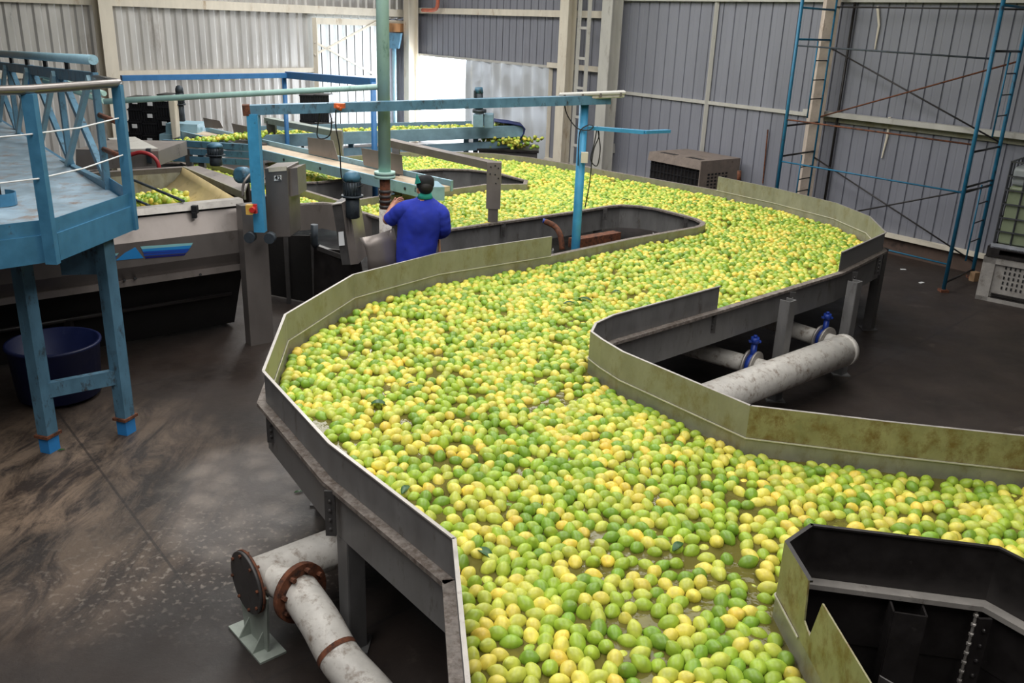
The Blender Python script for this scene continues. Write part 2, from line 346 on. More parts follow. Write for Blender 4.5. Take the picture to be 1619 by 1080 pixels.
# scratches where pallets were dragged
base = mixc(mth('MULTIPLY', ramp(nz(5, 6, .8, (2, 0, 0), (1, .06, 1), 1.0), .64, .70), mth('MULTIPLY', blob(A(120, 800, 0), 1.6, 1.4), .4)), base, lin((168, 150, 130)))
def joint(pa, pb, w=.008):
    pa, pb = A(*pa, 0), A(*pb, 0); d = (pb-pa).normalized(); n = (-d.y, d.x); c = n[0]*pa.x+n[1]*pa.y
    return mth('LESS_THAN', mth('ABSOLUTE', mth('SUBTRACT', mth('ADD', mth('MULTIPLY', FX, n[0]), mth('MULTIPLY', FY, n[1])), c)), w)
for j in (joint((200, 800), (270, 895)), joint((210, 610), (400, 572)), joint((1255, 645), (1400, 570), .012)): base = mixc(mth('MULTIPLY', j, .7), base, lin((34, 28, 26)))
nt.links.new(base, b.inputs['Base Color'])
rg = mth('ADD', mth('MULTIPLY', ramp(nz(1.1, 6, .6, (7, 3, 0)), .38, .62), .3), .42)
rg = mth('SUBTRACT', rg, mth('MULTIPLY', lit_patch, .06)); nt.links.new(rg, b.inputs['Roughness'])
bp = nt.nodes.new('ShaderNodeBump'); bp.inputs['Strength'].default_value = .3; bp.inputs['Distance'].default_value = .01; nt.links.new(nz(18, 8, .7), bp.inputs['Height']); nt.links.new(bp.outputs[0], b.inputs['Normal'])
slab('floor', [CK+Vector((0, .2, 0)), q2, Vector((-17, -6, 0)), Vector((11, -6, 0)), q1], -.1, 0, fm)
out_ground = slab('floor_outside', [CK+D1*.3, CK+D1*14+N1*.02, CK+D1*14+N1*18, CK+D1*.3+N1*18], -.12, -.02, cream_d)
yard2 = slab('floor_outside_back', [CK-D2*14+N2*.05, CK+N2*.05, CK+N2*12, CK-D2*14+N2*12], -.12, -.02, cream_d)
# curb and base trim of the right wall
bm = B(); hexa(bm, [B1+D1*s_d1-N1*.02+Vector((0, 0, 0)), B1+D1*9-N1*.02, B1+D1*9+N1*.2, B1+D1*s_d1+N1*.2], [B1+D1*s_d1-N1*.02+Vector((0, 0, .24)), B1+D1*9-N1*.02+Vector((0, 0, .24)), B1+D1*9+N1*.2+Vector((0, 0, .24)), B1+D1*s_d1+N1*.2+Vector((0, 0, .24))])
struct(fin('baseboard_right', bm, conc))
_tn = [0]
def trim(bm, m):
    _tn[0] += 1; return struct(fin('trim_%d' % _tn[0], bm, m))
def rail1(s0, s1, z, h, off=.05, m=cream, t=.1): 
    bm = B(); beam(bm, B1+D1*s0-N1*off+Vector((0, 0, z)), B1+D1*s1-N1*off+Vector((0, 0, z)), t, h); return trim(bm, m)
def rail2(s0, s1, z, h, off=.05, m=cream, t=.1):
    bm = B(); beam(bm, CK+D2*s0-N2*off+Vector((0, 0, z)), CK+D2*s1-N2*off+Vector((0, 0, z)), t, h); return trim(bm, m)
rail1(s_d1, 9, .27, .055, .05, cream)
s_c = S1(w1(962, 100)); s_v = S1(w1(1128, 80)); s_r = S1(w1(1290, 100))
rail1(s_c, s_r, 1.82, .055, .02, cream_d, .04); rail1(s_r, 9, 1.87, .07, .09, cream_d, .14)
bm = B(); beam(bm, B1+D1*(s_r+.3)-N1*.03+Vector((0, 0, 1.79)), B1+D1*9-N1*.03+Vector((0, 0, 1.79)), .03, .07); trim(bm, algae)
rail1(s_c, 9, 3.48, .07, .04, cream_d)
rail1(sCor, s_c, 3.2, .13, .07, cream); rail1(s_d1-.02, s_c, 2.2, .10, .07, cream)
rail1(s_d0, s_d1, zh+.0, .05, .02, cream_d)
bm = B(); p = B1+D1*s_v-N1*.03; beam(bm, V3(p, .2), V3(p, 3.5), .06, .07); trim(bm, cream_d)          # slim post on the right wall
rail2(-22, 0, 3.12, .17, .08, cream); rail2(-22, s_p0, 1.81, .1, .06, cream)
# main columns
def column(px, py, plane, w, d, m=cream, off=.15, z1=ZT):
    p = w1(px, py, off) if plane == 1 else w2(px, py, off); ax = D1 if plane == 1 else D2; nn = N1 if plane == 1 else N2
    bm = B()
    for k, (ww, dd, oo) in enumerate(((w, .02, -d/2), (w, .02, d/2), (.02, d, 0))):
        c = p+nn*oo; r = [ax*(a*ww/2)+nn*(e*dd/2) for a, e in ((-1, -1), (1, -1), (1, 1), (-1, 1))]
        hexa(bm, [V3(c+v, 0) for v in r], [V3(c+v, z1) for v in r])
    return trim(bm, m)
column(650, 120, 1, .26, .25, cream, .32); column(893, 130, 1, .26, .2, cream, .3)
column(963, 95, 1, .28, .25, cream_d, .3); column(172, 100, 2, .26, .22, cream, .35)
bm = B()                                                        # laced column beside the middle one
p = w1(918, 130, .45)
for s in (-.14, .14): beam(bm, V3(p+D1*s, 0), V3(p+D1*s, ZT), .07, .07)
for z in np.arange(.2, 5.4, .55): beam(bm, V3(p-D1*.14, z), V3(p+D1*.14, z), .03, .05)
trim(bm, cream_d)
bm = B(); p = w1(1297, 130, .28); beam(bm, V3(p, 0), V3(p, 3.9), .2, .16); crc = trim(bm, paint('patched_column', (190, 176, 164), .65, 0, (150, 132, 118), .3, 5))
bm = B(); r_ = [(w1(1340, 60, .06)), (w1(1300, 300, .06))]; tube(bm, [V3(w1(1352, 5, .06), 3.5), V3(w1(1352, 5, .06), .2)], .02, 8); trim(bm, blackst)
# drips of sealant left on the cladding
for a_, b_2, c_ in (((1388, 10), (1390, 40), (1383, 78)), ((1407, 185), (1403, 215), (1394, 250))):
    o = fin('sealant_drip', tube(B(), [w1(*a_, .02), w1(*b_2, .02), w1(*c_, .02)], [.022, .018, .01], 6), cream)
    tag(o, 'pale sealant drip running down the cladding above the girt' if a_[1] < 100 else 'pale sealant drip running down the cladding below the girt', 'drip')
bm = B(); p = w1(1214, 205, .05); tube(bm, [p, w1(1206, 290, .05)], .012, 6); tag(fin('iron_rod', bm, rust), 'thin rusty rod leaning on the blue grey wall left of the scaffold', 'rod')
# sliding translucent door, plastic curtain
dp = thing('door_1', 'big translucent ribbed sliding door glowing with daylight, cross bracing on it', 'door', CK+D2*s_p0); struct(dp); del dp['category']; del dp['label']
bm = B(); k = s_p0-.1
pr = []
while k < s_p1-.05:
    pr += [(k, 0), (k+.215, 0), (k+.225, .035), (k+.24, .035)]; k += .25
pr.append((s_p1, 0))
lo = [bm.verts.new(CK+D2*a-N2*(.05-bb)+Vector((0, 0, .01))) for a, bb in pr]; hi = [bm.verts.new(CK+D2*a-N2*(.05-bb)+Vector((0, 0, 3.02))) for a, bb in pr]
for i in range(len(pr)-1): bm.faces.new((lo[i], lo[i+1], hi[i+1], hi[i]))
fin('door_sheet', bm, translu, dp)
bm = B()
for s in (s_p0+.04, s_p1-.04): beam(bm, CK+D2*s-N2*.1+Vector((0, 0, 0)), CK+D2*s-N2*.1+Vector((0, 0, 2.95)), .1, .1)
beam(bm, CK+D2*s_p0-N2*.1+Vector((0, 0, 2.88)), CK+D2*0-N2*.1+Vector((0, 0, 2.88)), .06, .14)
fin('door_frame', bm, cream, dp)
for s in np.arange(s_p0+.22, s_p1, .25): fin('rib', (lambda b_: beam(b_, CK+D2*s-N2*.08+Vector((0, 0, .05)), CK+D2*s-N2*.08+Vector((0, 0, 2.82)), .02, .022))(B()), steel_d, dp)
bm = B()
for a_, b_2 in (((497, 87), (596, 34)), ((497, 66), (596, 120)), ((500, 121), (603, 121))): beam(bm, w2(*a_, .13), w2(*b_2, .13), .03, .045)
fin('door_brace', bm, cream, dp)
bm = B(); beam(bm, CK-D2*.95-N2*.16+Vector((0, 0, 2.78)), CK-D2*.15-N2*.16+Vector((0, 0, 2.78)), .06, .2); tag(fin('wooden_board', bm, wood), 'raw wooden board under the cream beam beside the corner column', 'board')
sc = S1(w1(740, 150))
bm = B(); n = 46
for i in range(n):
    pass
rows = []
for j, z in enumerate(np.linspace(.12, zh-.02, 10)):
    rows.append([bm.verts.new(B1+D1*(sc+(s_d1-sc)*i/n)-N1*(.06+.025*math.sin(i*1.1+.3*j)+.02*math.sin(i*.37))+Vector((0, 0, z))) for i in range(n+1)])
for a, c in zip(rows, rows[1:]):
    for i in range(n): bm.faces.new((a[i], a[i+1], c[i+1], c[i])).smooth = True
tag(fin('plastic_curtain', bm, curtain_m), 'dusty see-through plastic curtain hanging over the right half of the bright doorway', 'curtain')
bm = B(); 
for s in (s_d0, s_d1): beam(bm, B1+D1*s-N1*.02, B1+D1*s-N1*.02+Vector((0, 0, zh)), .08, .08)
trim(bm, cream)
bm = B(); tube(bm, curve_pts([w1(668, 16, .3), w1(684, 16, .3), w1(691, 11, .3), w1(693, -8, .3)], 5), .045, 10); tag(fin('drain_pipe', bm, rust_p), 'orange pipe with a bend high beside the corner column', 'pipe')
hp = thing('hopper', 'blue hopper box with a pale blue downpipe in the corner left of the bright doorway', 'hopper', w2(623, 60, .4))
bm = B(); c = w2(623, 56, .35); hexa(bm, [V3(c+Vector((dx*.12, dy*.12, 0)), 2.3) for dx, dy in ((-1, -1), (1, -1), (1, 1), (-1, 1))], [V3(c+Vector((dx*.19, dy*.19, 0)), 2.66) for dx, dy in ((-1, -1), (1, -1), (1, 1), (-1, 1))]); fin('box', bm, blue_d, hp)
fin('downpipe', tube(B(), [V3(c, 2.32), V3(c, 0)], .05, 12), blue_l, hp)
# ------------------------------------------------------------------ the flume
ZR, ZL, ZW, ZB = 1.12, .93, .83, .64
G, L, Nn = 'G', 'L', None      # kind of wall on the run that starts at this point
def ext(a, b, d): a, b = Vector(a), Vector(b); v = (b-a); v.z = 0; return b+v.normalized()*d
g = lambda x, y: A(x, y, ZR)
l = lambda x, y: A(x, y, ZL)
pA = [g(722, 850), g(524, 699), g(419, 586), g(453, 497), g(560, 434), g(695, 400), g(873, 374)]
isl = [l(1000, 378), l(1090, 362), l(1104, 359.5), l(1113, 356.5), l(1116, 352), l(1105, 346), l(1085, 340), l(1041, 329), l(1011, 324.5), l(980, 323), l(958, 325), l(909, 333), l(816, 346), l(708, 361), l(650, 356), l(597, 341), l(552, 327), l(532, 321), l(510, 319), l(459, 322), l(380, 292), l(290, 256)]
i2 = [l(250, 256), l(245, 237), l(274, 240), l(331, 258), l(472, 299), l(535, 318), l(565, 316.5), l(600, 311), l(690, 303), l(770, 292), l(833, 291.5), l(835, 285), l(812, 279), l(790, 273), l(745, 267.5), l(700, 266), l(655, 268.5), l(615, 274), l(500, 287), l(425, 288), l(425, 258)]
back = [l(545, 248), l(630, 241), l(700, 240), l(779, 243), l(836, 249), l(900, 260), l(1133, 301)]
pB = [g(1225, 297.5), g(1322, 321), g(1374, 342), g(1399, 367), g(1362, 384), g(1330, 398)]
pB2 = [l(1133, 488)]
pB3 = [g(968, 497), g(940, 510), g(933, 524), g(951, 537), g(983, 556), g(1186, 642), g(1400, 667), g(1619, 690)]
pB3.append(ext(pB3[-2], pB3[-1], 1.6))
ZC = 1.175
gc = lambda x, y: A(x, y, ZC)
pC = [gc(1580, 863), gc(1281, 827), gc(1240, 855), gc(1278, 918)]; cut = pC[3]
cR = ext(gc(1580, 863), gc(1640, 893), .9); pC.insert(0, cR)
cF = ext(pC[3], pC[4], 3.2)
aF = ext(g(745, 1080), g(745, 1080)+(g(745, 1080)-g(722, 850)), 3.0)
loop = []
def add(pts, kind):
    for p in pts: loop.append((Vector((p.x, p.y)), kind))
add([aF]+pA[:-1], G); add([pA[-1]], L); add(isl, L); add(i2, L); loop[-1] = (loop[-1][0], L); add(back[:-1], L); add([back[-1]], G)
add(pB[:-1], G); add([pB[-1]], L); add(pB2, G); add(pB3[:-1], G); add([pB3[-1]], None)
far = pB3[-1]+Vector((1.5, -.6, 0)); add([cR], G); add(pC[1:-1], G); add([pC[-1]], L); add([cF], None)
pts = [p for p, _ in loop]; kinds = [k for _, k in loop]; NL = len(loop)
area2 = sum(pts[i].x*pts[(i+1) % NL].y-pts[(i+1) % NL].x*pts[i].y for i in range(NL))
side = 1 if area2 > 0 else -1      # sweep() offsets to the right of travel; the outside is on the right for a ccw loop
fl = thing('water_flume', 'long winding stainless steel flume on legs carrying floating lemons through the shed', 'flume', (0, 4.5, 0))
def runs(pred):
    out = []; cur = []
    for i in range(NL):
        if pred(kinds[i]):
            if not cur: cur = [pts[i]]
            cur.append(pts[(i+1) % NL])
        elif cur: out.append(cur); cur = []
    if cur: out.append(cur)
    return out
base_prof = [(0, ZL), (.055, ZL), (.055, ZL-.022), (.007, ZL-.022), (.007, ZB), (0, ZB)]
for i in range(NL):      # one part for each straight or curved stretch: long runs are split where the sheet changes
    pass
def dense_split(run, maxlen):
    out = []; cur = [run[0]]; acc = 0
    for a, c in zip(run, run[1:]):
        cur.append(c); acc += (c-a).length
        if acc > maxlen: out.append(cur); cur = [c]; acc = 0
    if len(cur) > 1: out.append(cur)
    return out
for run in runs(lambda k: k is not None):
    for seg in dense_split(run, 2.2):
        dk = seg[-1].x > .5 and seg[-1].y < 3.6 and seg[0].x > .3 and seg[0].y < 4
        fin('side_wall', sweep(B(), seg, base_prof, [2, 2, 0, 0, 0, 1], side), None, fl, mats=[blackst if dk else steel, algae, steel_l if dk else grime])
gprof = [(.001, ZL+.001), (.001, ZR), (.018, ZR), (.018, ZR-.008), (.006, ZR-.008), (.006, ZL+.001)]
for run in runs(lambda k: k == G):
    run = list(run)
    for seg in dense_split(run, 1.4):
        near = (seg[0].y < 6.0 and seg[0].x > .6)
        mm = algae_r if near else algae
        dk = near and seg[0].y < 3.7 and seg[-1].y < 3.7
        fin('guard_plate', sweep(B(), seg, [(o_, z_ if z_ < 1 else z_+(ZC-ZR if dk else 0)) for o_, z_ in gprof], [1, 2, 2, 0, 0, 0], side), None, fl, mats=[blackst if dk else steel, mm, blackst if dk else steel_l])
seam_m = paint('sealed_seam', (196, 192, 176), .5, 0, (150, 146, 124), .3, 12)
# bright sealed seam along the foot of the guard plates on the water side
for k, run in enumerate(runs(lambda k: k == G)):
    fin('seam', sweep(B(), run, [(-.001, ZL-.003), (-.001, ZL+.004), (-.006, ZL+.004), (-.006, ZL-.003)], None, side), seam_m, fl)
tri = tessellate_polygon([[Vector((p.x, p.y, 0)) for p in pts]])
def flat(name, z, m, parent=None, zz=0):
    bm = B(); vs = [bm.verts.new((p.x, p.y, z)) for p in pts]
    for t in tri:
        try: bm.faces.new([vs[i] for i in t])
        except ValueError: pass
    return fin(name, bm, m, parent)
flat('trough_floor', ZB, steel_d, fl)
wo = flat('water', ZW, water_m); tag(wo, 'murky olive water filling the flume between the lemons', 'water', kind='stuff')
# legs, brackets
def in_channel(x, y):
    r = False; j = NL-1
    for i in range(NL):
        a, c = pts[i], pts[j]
        if (a.y > y) != (c.y > y) and x < (c.x-a.x)*(y-a.y)/(c.y-a.y)+a.x: r = not r
        j = i
    return r
def leg(pw, z1=ZL-.03, w=.095, m=steel, name='leg', d=Vector((1, 0, 0))):
    if in_channel(pw.x, pw.y): z1 = ZB
    d = Vector(d).normalized(); n = Vector((-d.y, d.x, 0)); bm = B()
    for (ww, dd, ox, oy) in ((w, .008, 0, -.045), (.008, .09, -w/2, 0), (.008, .09, w/2, 0)):
        c = pw+d*ox+n*oy; r = [d*(a*ww/2)+n*(e*dd/2) for a, e in ((-1, -1), (1, -1), (1, 1), (-1, 1))]
        hexa(bm, [V3(c+v, .012) for v in r], [V3(c+v, z1) for v in r])
    box(bm, (pw.x, pw.y, .006), (.16, .14, .012)); return fin(name, bm, m, fl)
def bracket(px, py, z, ln, d=(1, 0, 0), m=steel_d, off=.03):
    p = A(px, py, z); d = Vector(d).normalized(); bm = B(); beam(bm, V3(p, z), V3(p, z-ln), .05, .012)
    for k in range(4): bmesh.ops.create_uvsphere(bm, u_segments=6, v_segments=4, radius=.009, matrix=Matrix.Translation(V3(p, z-.05-k*(ln-.09)/3)+Vector((0, -.01, 0))))
    return fin('bracket', bm, m, fl)
dA = (pA[0]-pA[1])
leg(A(560, 1020, 0), d=dA)
for (x, y) in ((1343, 438), (1237, 467)):
    q = A(x, y, ZL); dq = (A(1330, 428, ZL)-A(1133, 488, ZL)).normalized(); leg(q+Vector((dq.y, -dq.x, 0))*.06, z1=ZL-.023, d=dq)
for p_, dd in ((A(565, 1026, 0)+Vector((.1, .6, 0)), dA),): pass
leg(V3(pA[2]+(pA[3]-pA[2])*.5+Vector((.25, 0, 0)), 0)); leg(V3(pA[4]*.5+pA[5]*.5+Vector((.15, -.4, 0)), 0)); leg(V3(pA[0]+Vector((.25, .5, 0)), 0))
leg(A(1372, 520, 0), d=(.7, .7, 0), m=steel_d); leg(V3(pA[6]+Vector((1.2, 1.3, 0)), 0)); leg(V3(l(950, 330)+Vector((.0, .25, 0)), 0)); leg(V3(l(800, 350)+Vector((.0, .15, 0)), 0), m=steel_d)
leg(V3(l(900, 395)+Vector((-.2, .12, 0)), 0)); leg(V3(l(1430, 700)+Vector((0, .2, 0)), 0))
for (x, y, dd) in ((1438, 950, (1, -.2, 0)),): 
    q = A(x, y, ZL); leg(q, d=dd, w=.12, m=blackst)
bracket(427, 648, .925, .2); bracket(521, 776, .92, .24); bracket(1129, 492, .92, .18); bracket(1254, 462, .92, .2); bracket(1352, 430, .92, .2); bracket(1392, 404, .92, .2)
bracket(1558, 978, .92, .3, m=blackst); bracket(796+0, 352, .92, .16); bracket(957, 330, .92, .14)
bracket(1085, 345, .92, .14)
# ------------------------------------------------------------------ lemons
poly = np.array([(p.x, p.y) for p in pts])
def inside(P):
    x, y = P[:, 0], P[:, 1]; r = np.zeros(len(P), bool); j = NL-1
    for i in range(NL):
        xi, yi, xj, yj = *poly[i], *poly[j]
        c = ((yi > y) != (yj > y)) & (x < (xj-xi)*(y-yi)/(yj-yi+1e-12)+xi); r ^= c; j = i
    return r
def push_edges(P, m):
    for i in range(NL):
        if kinds[i] is None: continue
        a, c = poly[i], poly[(i+1) % NL]; d = c-a; ln2 = d@d
        t = np.clip(((P-a)@d)/ln2, 0, 1); q = a+t[:, None]*d; v = P-q; dist = np.hypot(v[:, 0], v[:, 1])+1e-9
        k = dist < m
        P[k] += v[k]/dist[k, None]*(m-dist[k])[:, None]
    return P
SP = .066
x0, y0, x1, y1 = poly[:, 0].min(), 1.6, poly[:, 0].max(), poly[:, 1].max()
ncell = int((x1-x0)*(y1-y0)/(SP*SP*.90))
P = rng.uniform((x0, y0), (x1, y1), (ncell, 2)); P = P[inside(P)]
wv = (P-np.array([0, 0]))@np.array([0, 1]); 
# keep only what the camera could plausibly see, with a margin
def cam_xy(P, z=ZW):
    r = np.c_[P, np.full(len(P), z-H)]; w = r@np.array(_f); return 809.5+F*(r@np.array(_x))/w, 540-F*(r@np.array(_u))/w, w
cx, cy, cw = cam_xy(P); P = P[(cx > -120) & (cx < 1850) & (cy < 1260) & (cw > .5)]
for it in range(26):
    ci = np.floor((P-[x0-1, y0-1])/.075).astype(int); nx = ci[:, 0].max()+3; key = ci[:, 0]+nx*ci[:, 1]; order = np.argsort(key, kind='stable'); ks = key[order]
    disp = np.zeros_like(P)
    for dx in (-1, 0, 1):
        for dy in (-1, 0, 1):
            tk = key+dx+nx*dy; st = np.searchsorted(ks, tk)
            for k in range(5):
                idx = st+k; ok = (idx < len(ks)); idx2 = np.where(ok, idx, 0); ok &= ks[idx2] == tk; j = order[idx2]
                v = P-P[j]; d = np.hypot(v[:, 0], v[:, 1]); ok &= (d < SP) & (j != np.arange(len(P))); d = np.where(d < 1e-6, 1e-6, d)
                disp += np.where(ok[:, None], v/d[:, None]*((SP-d)*.42)[:, None], 0)
    P = P+disp; P = push_edges(P, .041)
P = P[inside(P)]
cx, cy, cw = cam_xy(P)
gap = np.array([noise.noise(Vector((p[0]*1.3, p[1]*1.3, 3.0)))+.5*noise.noise(Vector((p[0]*5, p[1]*5, 9))) for p in P])
keep = ~((gap > .45) & (rng.random(len(P)) < .4) & (P[:, 1] < 5.5)) & (rng.random(len(P)) > .005)
P = P[keep]; cx, cy, cw = cam_xy(P)
N = len(P); print('lemons', N)
CLS = [((124, 160, 50), .18), ((158, 184, 60), .29), ((188, 197, 80), .26), ((222, 210, 92), .22), ((230, 205, 84), .05)]
cls = rng.choice(5, N, p=[c[1] for c in CLS])
def lemon_unit(nu, nv):
    prof = []
    for j in range(nv+1):
        t = -1+2*j/nv; th = math.acos(-t) if False else math.pi*j/nv
        zz = -math.cos(th); rr = math.sin(th)**.92
        nip = .16*math.exp(-((abs(zz)-1)/.10)**2)
        prof.append((rr*(1-.06*abs(zz)), zz*(1+nip*(1 if zz > 0 else .55))))
    vs = [(0, 0, prof[0][1])]; 
    for r, z in prof[1:-1]:
        vs += [(r*math.cos(2*math.pi*k/nu), r*math.sin(2*math.pi*k/nu), z) for k in range(nu)]
    vs.append((0, 0, prof[-1][1])); fs = []
    for k in range(nu): fs.append((0, 1+(k+1) % nu, 1+k, 1+k))
    for j in range(nv-2):
        a = 1+j*nu; c = a+nu
        for k in range(nu): fs.append((a+k, a+(k+1) % nu, c+(k+1) % nu, c+k))
    e = len(vs)-1; a = 1+(nv-2)*nu
    for k in range(nu): fs.append((a+k, a+(k+1) % nu, e, e))
    return np.array(vs, float), [tuple(dict.fromkeys(f)) for f in fs]
def lemon_col(c):
    b_ = np.array(lin(CLS[c][0])[:3]); return b_*rng.uniform(.88, 1.12)*rng.uniform(.97, 1.03, 3)
def col_mesh(me, cols):
    at = me.color_attributes.new('skin_colour', 'FLOAT_COLOR', 'POINT'); at.data.foreach_set('color', np.c_[cols, np.ones(len(cols))].astype(np.float32).ravel())
def mesh_np(name, V, Fs, cols):
    me = bpy.data.meshes.new(name); me.from_pydata(V.tolist() if hasattr(V, 'tolist') else V, [], Fs); me.polygons.foreach_set('use_smooth', [True]*len(me.polygons)); col_mesh(me, cols); me.materials.append(lemon_m); return me
vis = (cx > 5) & (cx < 1614) & (cy < 1076) & (cy > 0)
order = np.argsort(np.where(vis, cw, 1e9)); near = order[:300]; isnear = np.zeros(N, bool); isnear[near] = True
NAMES = ['dark green lemon', 'fresh green lemon', 'yellow-green lemon', 'pale yellow lemon', 'deep golden lemon']
variants = {}
U, UF = lemon_unit(20, 14)
for c in range(5):
    for v in range(7):
        R = rng.uniform(.029, .0335); Lh = R*rng.uniform(1.08, 1.34)
        Vv = U*[R, R*rng.uniform(.95, 1), Lh]; rr = U[:, 2]
        Vv = Vv*(1+.03*np.sin(U[:, [0]]*3+v+U[:, [2]]*2))
        b_ = lemon_col(c); cols = np.tile(b_, (len(U), 1)); tip = np.clip((np.abs(rr)-.93)*5, 0, 1)[:, None]; cols = cols*(1-tip*.35)+np.array(lin((120, 130, 50))[:3])*tip*.35
        if v % 3 == 0:      # half-ripe blush
            m_ = np.clip(U[:, [0]]*.8+.2, 0, 1)*.45; cols = cols*(1-m_)+lemon_col(min(4, c+1))*m_
        variants[(c, v)] = mesh_np('lemon', Vv, UF, cols)
def rotm():
    ax = rng.uniform(0, 2*math.pi); tilt = rng.normal(math.pi/2, .42)
    return Matrix.Rotation(ax, 3, 'Z') @ Matrix.Rotation(tilt, 3, 'Y') @ Matrix.Rotation(rng.uniform(0, 6.28), 3, 'Z')
zoff = rng.normal(.004, .0055, N); sub = rng.random(N) < .07; zoff[sub] -= .03
for i in near:
    o = bpy.data.objects.new('lemon', variants[(int(cls[i]), int(rng.integers(7)))]); COL.objects.link(o)
    o.rotation_euler = rotm().to_euler(); o.location = (P[i, 0], P[i, 1], ZW+zoff[i])
    tag(o, NAMES[cls[i]]+' floating in the nearest stretch of the flume', 'lemon', NAMES[cls[i]]+'s floating at the near end of the flume')
def mass(name, idx, nu, nv, zc, label, R0=.0312):
    Uv, Uf = lemon_unit(nu, nv); nvt = len(Uv); V = np.empty((len(idx)*nvt, 3)); C = np.empty((len(idx)*nvt, 3)); Fs = []
    for k, i in enumerate(idx):
        R = R0*rng.uniform(.93, 1.08); M = np.array(rotm()); V[k*nvt:(k+1)*nvt] = (Uv*[R, R, R*rng.uniform(1.08, 1.32)])@M.T+zc[i]
        b_ = lemon_col(int(cls[i])) if i < N else lemon_col(int(rng.integers(5))); C[k*nvt:(k+1)*nvt] = b_
        o_ = k*nvt; Fs += [tuple(a+o_ for a in f) for f in Uf]
    o = bpy.data.objects.new(name, mesh_np(name, V, Fs, C)); COL.objects.link(o); return o
cen = np.c_[P, ZW+zoff]
rest = np.where(~isnear)[0]
o = None
Vall, rn = [], rest[cw[rest] < 7]; rf = rest[cw[rest] >= 7]
def mass_all():
    allV, allF, allC, off = [], [], [], 0
    for idx, nu, nv in ((rn, 12, 9), (rf, 9, 6)):
        Uv, Uf = lemon_unit(nu, nv); nvt = len(Uv)
        for i in idx:
            R = .0312*rng.uniform(.93, 1.08); M = np.array(rotm()); allV.append((Uv*[R, R, R*rng.uniform(1.08, 1.32)])@M.T+cen[i]); allC.append(np.tile(lemon_col(int(cls[i])), (nvt, 1)))
            allF += [tuple(a+off for a in f) for f in Uf]; off += nvt
    return np.concatenate(allV), allF, np.concatenate(allC)
V, Fs, C = mass_all()
o = bpy.data.objects.new('lemon_mass', mesh_np('lemon_mass', V, Fs, C)); COL.objects.link(o)
tag(o, 'thousands of green and yellow lemons covering the flume beyond its nearest stretch', 'lemons', kind='stuff')
def lemon_heap(name, pts3, label, cat='lemons', group=None):
    Uv, Uf = lemon_unit(9, 6); V, Fs, C = [], [], []; off = 0
    for p in pts3:
        R = rng.uniform(.028, .034); V.append((Uv*[R, R, R*1.2])@np.array(rotm()).T+np.array(p)); C.append(np.tile(lemon_col(int(rng.choice(5, p=[c[1] for c in CLS]))), (len(Uv), 1))); Fs += [tuple(a+off for a in f) for f in Uf]; off += len(Uv)
    o = bpy.data.objects.new(name, mesh_np(name, np.concatenate(V), Fs, np.concatenate(C))); COL.objects.link(o)
    return tag(o, label, cat, kind='stuff')
# leaves on the fruit
def leaf(px, py, ang, ln, label, lift=.03, curl=.4, z=ZW):
    p = A(px, py, z+lift); bm = B(); n = 8; rows = []
    for i in range(n+1):
        t = i/n; w = .42*ln*math.sin(math.pi*min(1, t*.96+.02))**.8*.5
        zc = curl*ln*(t-.5)**2; rows.append([bm.verts.new((ln*(t-.5), s*w, -zc+abs(s)*w*.35)) for s in (-1, 0, 1)])
    for a, c in zip(rows, rows[1:]):
        for k in range(2): bm.faces.new((a[k], a[k+1], c[k+1], c[k])).smooth = True
    o = fin('leaf', bm, leaf_m, None, True); so = o.modifiers.new('s', 'SOLIDIFY'); so.thickness = .0015
    o.location = p; o.rotation_euler = (0, 0, ang); return tag(o, label, 'leaf')
leaf(598, 636, .1, .12, 'large dark curled leaf lying on the lemons in the left bend', .045, .9)
leaf(641, 772, 1.3, .09, 'dark leaf stuck upright among lemons by the front left wall', .04)
leaf(648, 605, .5, .06, 'small dark leaf tip just behind the large curled leaf', .04)
leaf(766, 872, -.8, .11, 'dark green leaf floating right of the front guard plate corner', .03)
leaf(925, 472, -.5, .13, 'green leaf cluster lying mid channel left of the long guard plate', .045)
leaf(900, 478, .2, .10, 'pale green leaf mid channel beside the darker leaf cluster', .045)
leaf(988, 315, .1, .11, 'dark leaf on lemons behind the inner island', .045)
leaf(975, 460, .4, .09, 'thin dark leaf on lemons behind the long guard plate', .045)
leaf(1072, 862, .9, .09, 'bluish green leaf half sunk left of the dark basin', .03)
leaf(472, 777, .4, .06, 'small leaf lying on the wet floor left of the flume', .01, .3, 0)
leaf(97, 711, .6, .05, 'tiny green leaf on the floor beside the blue platform foot', .01, .3, 0)
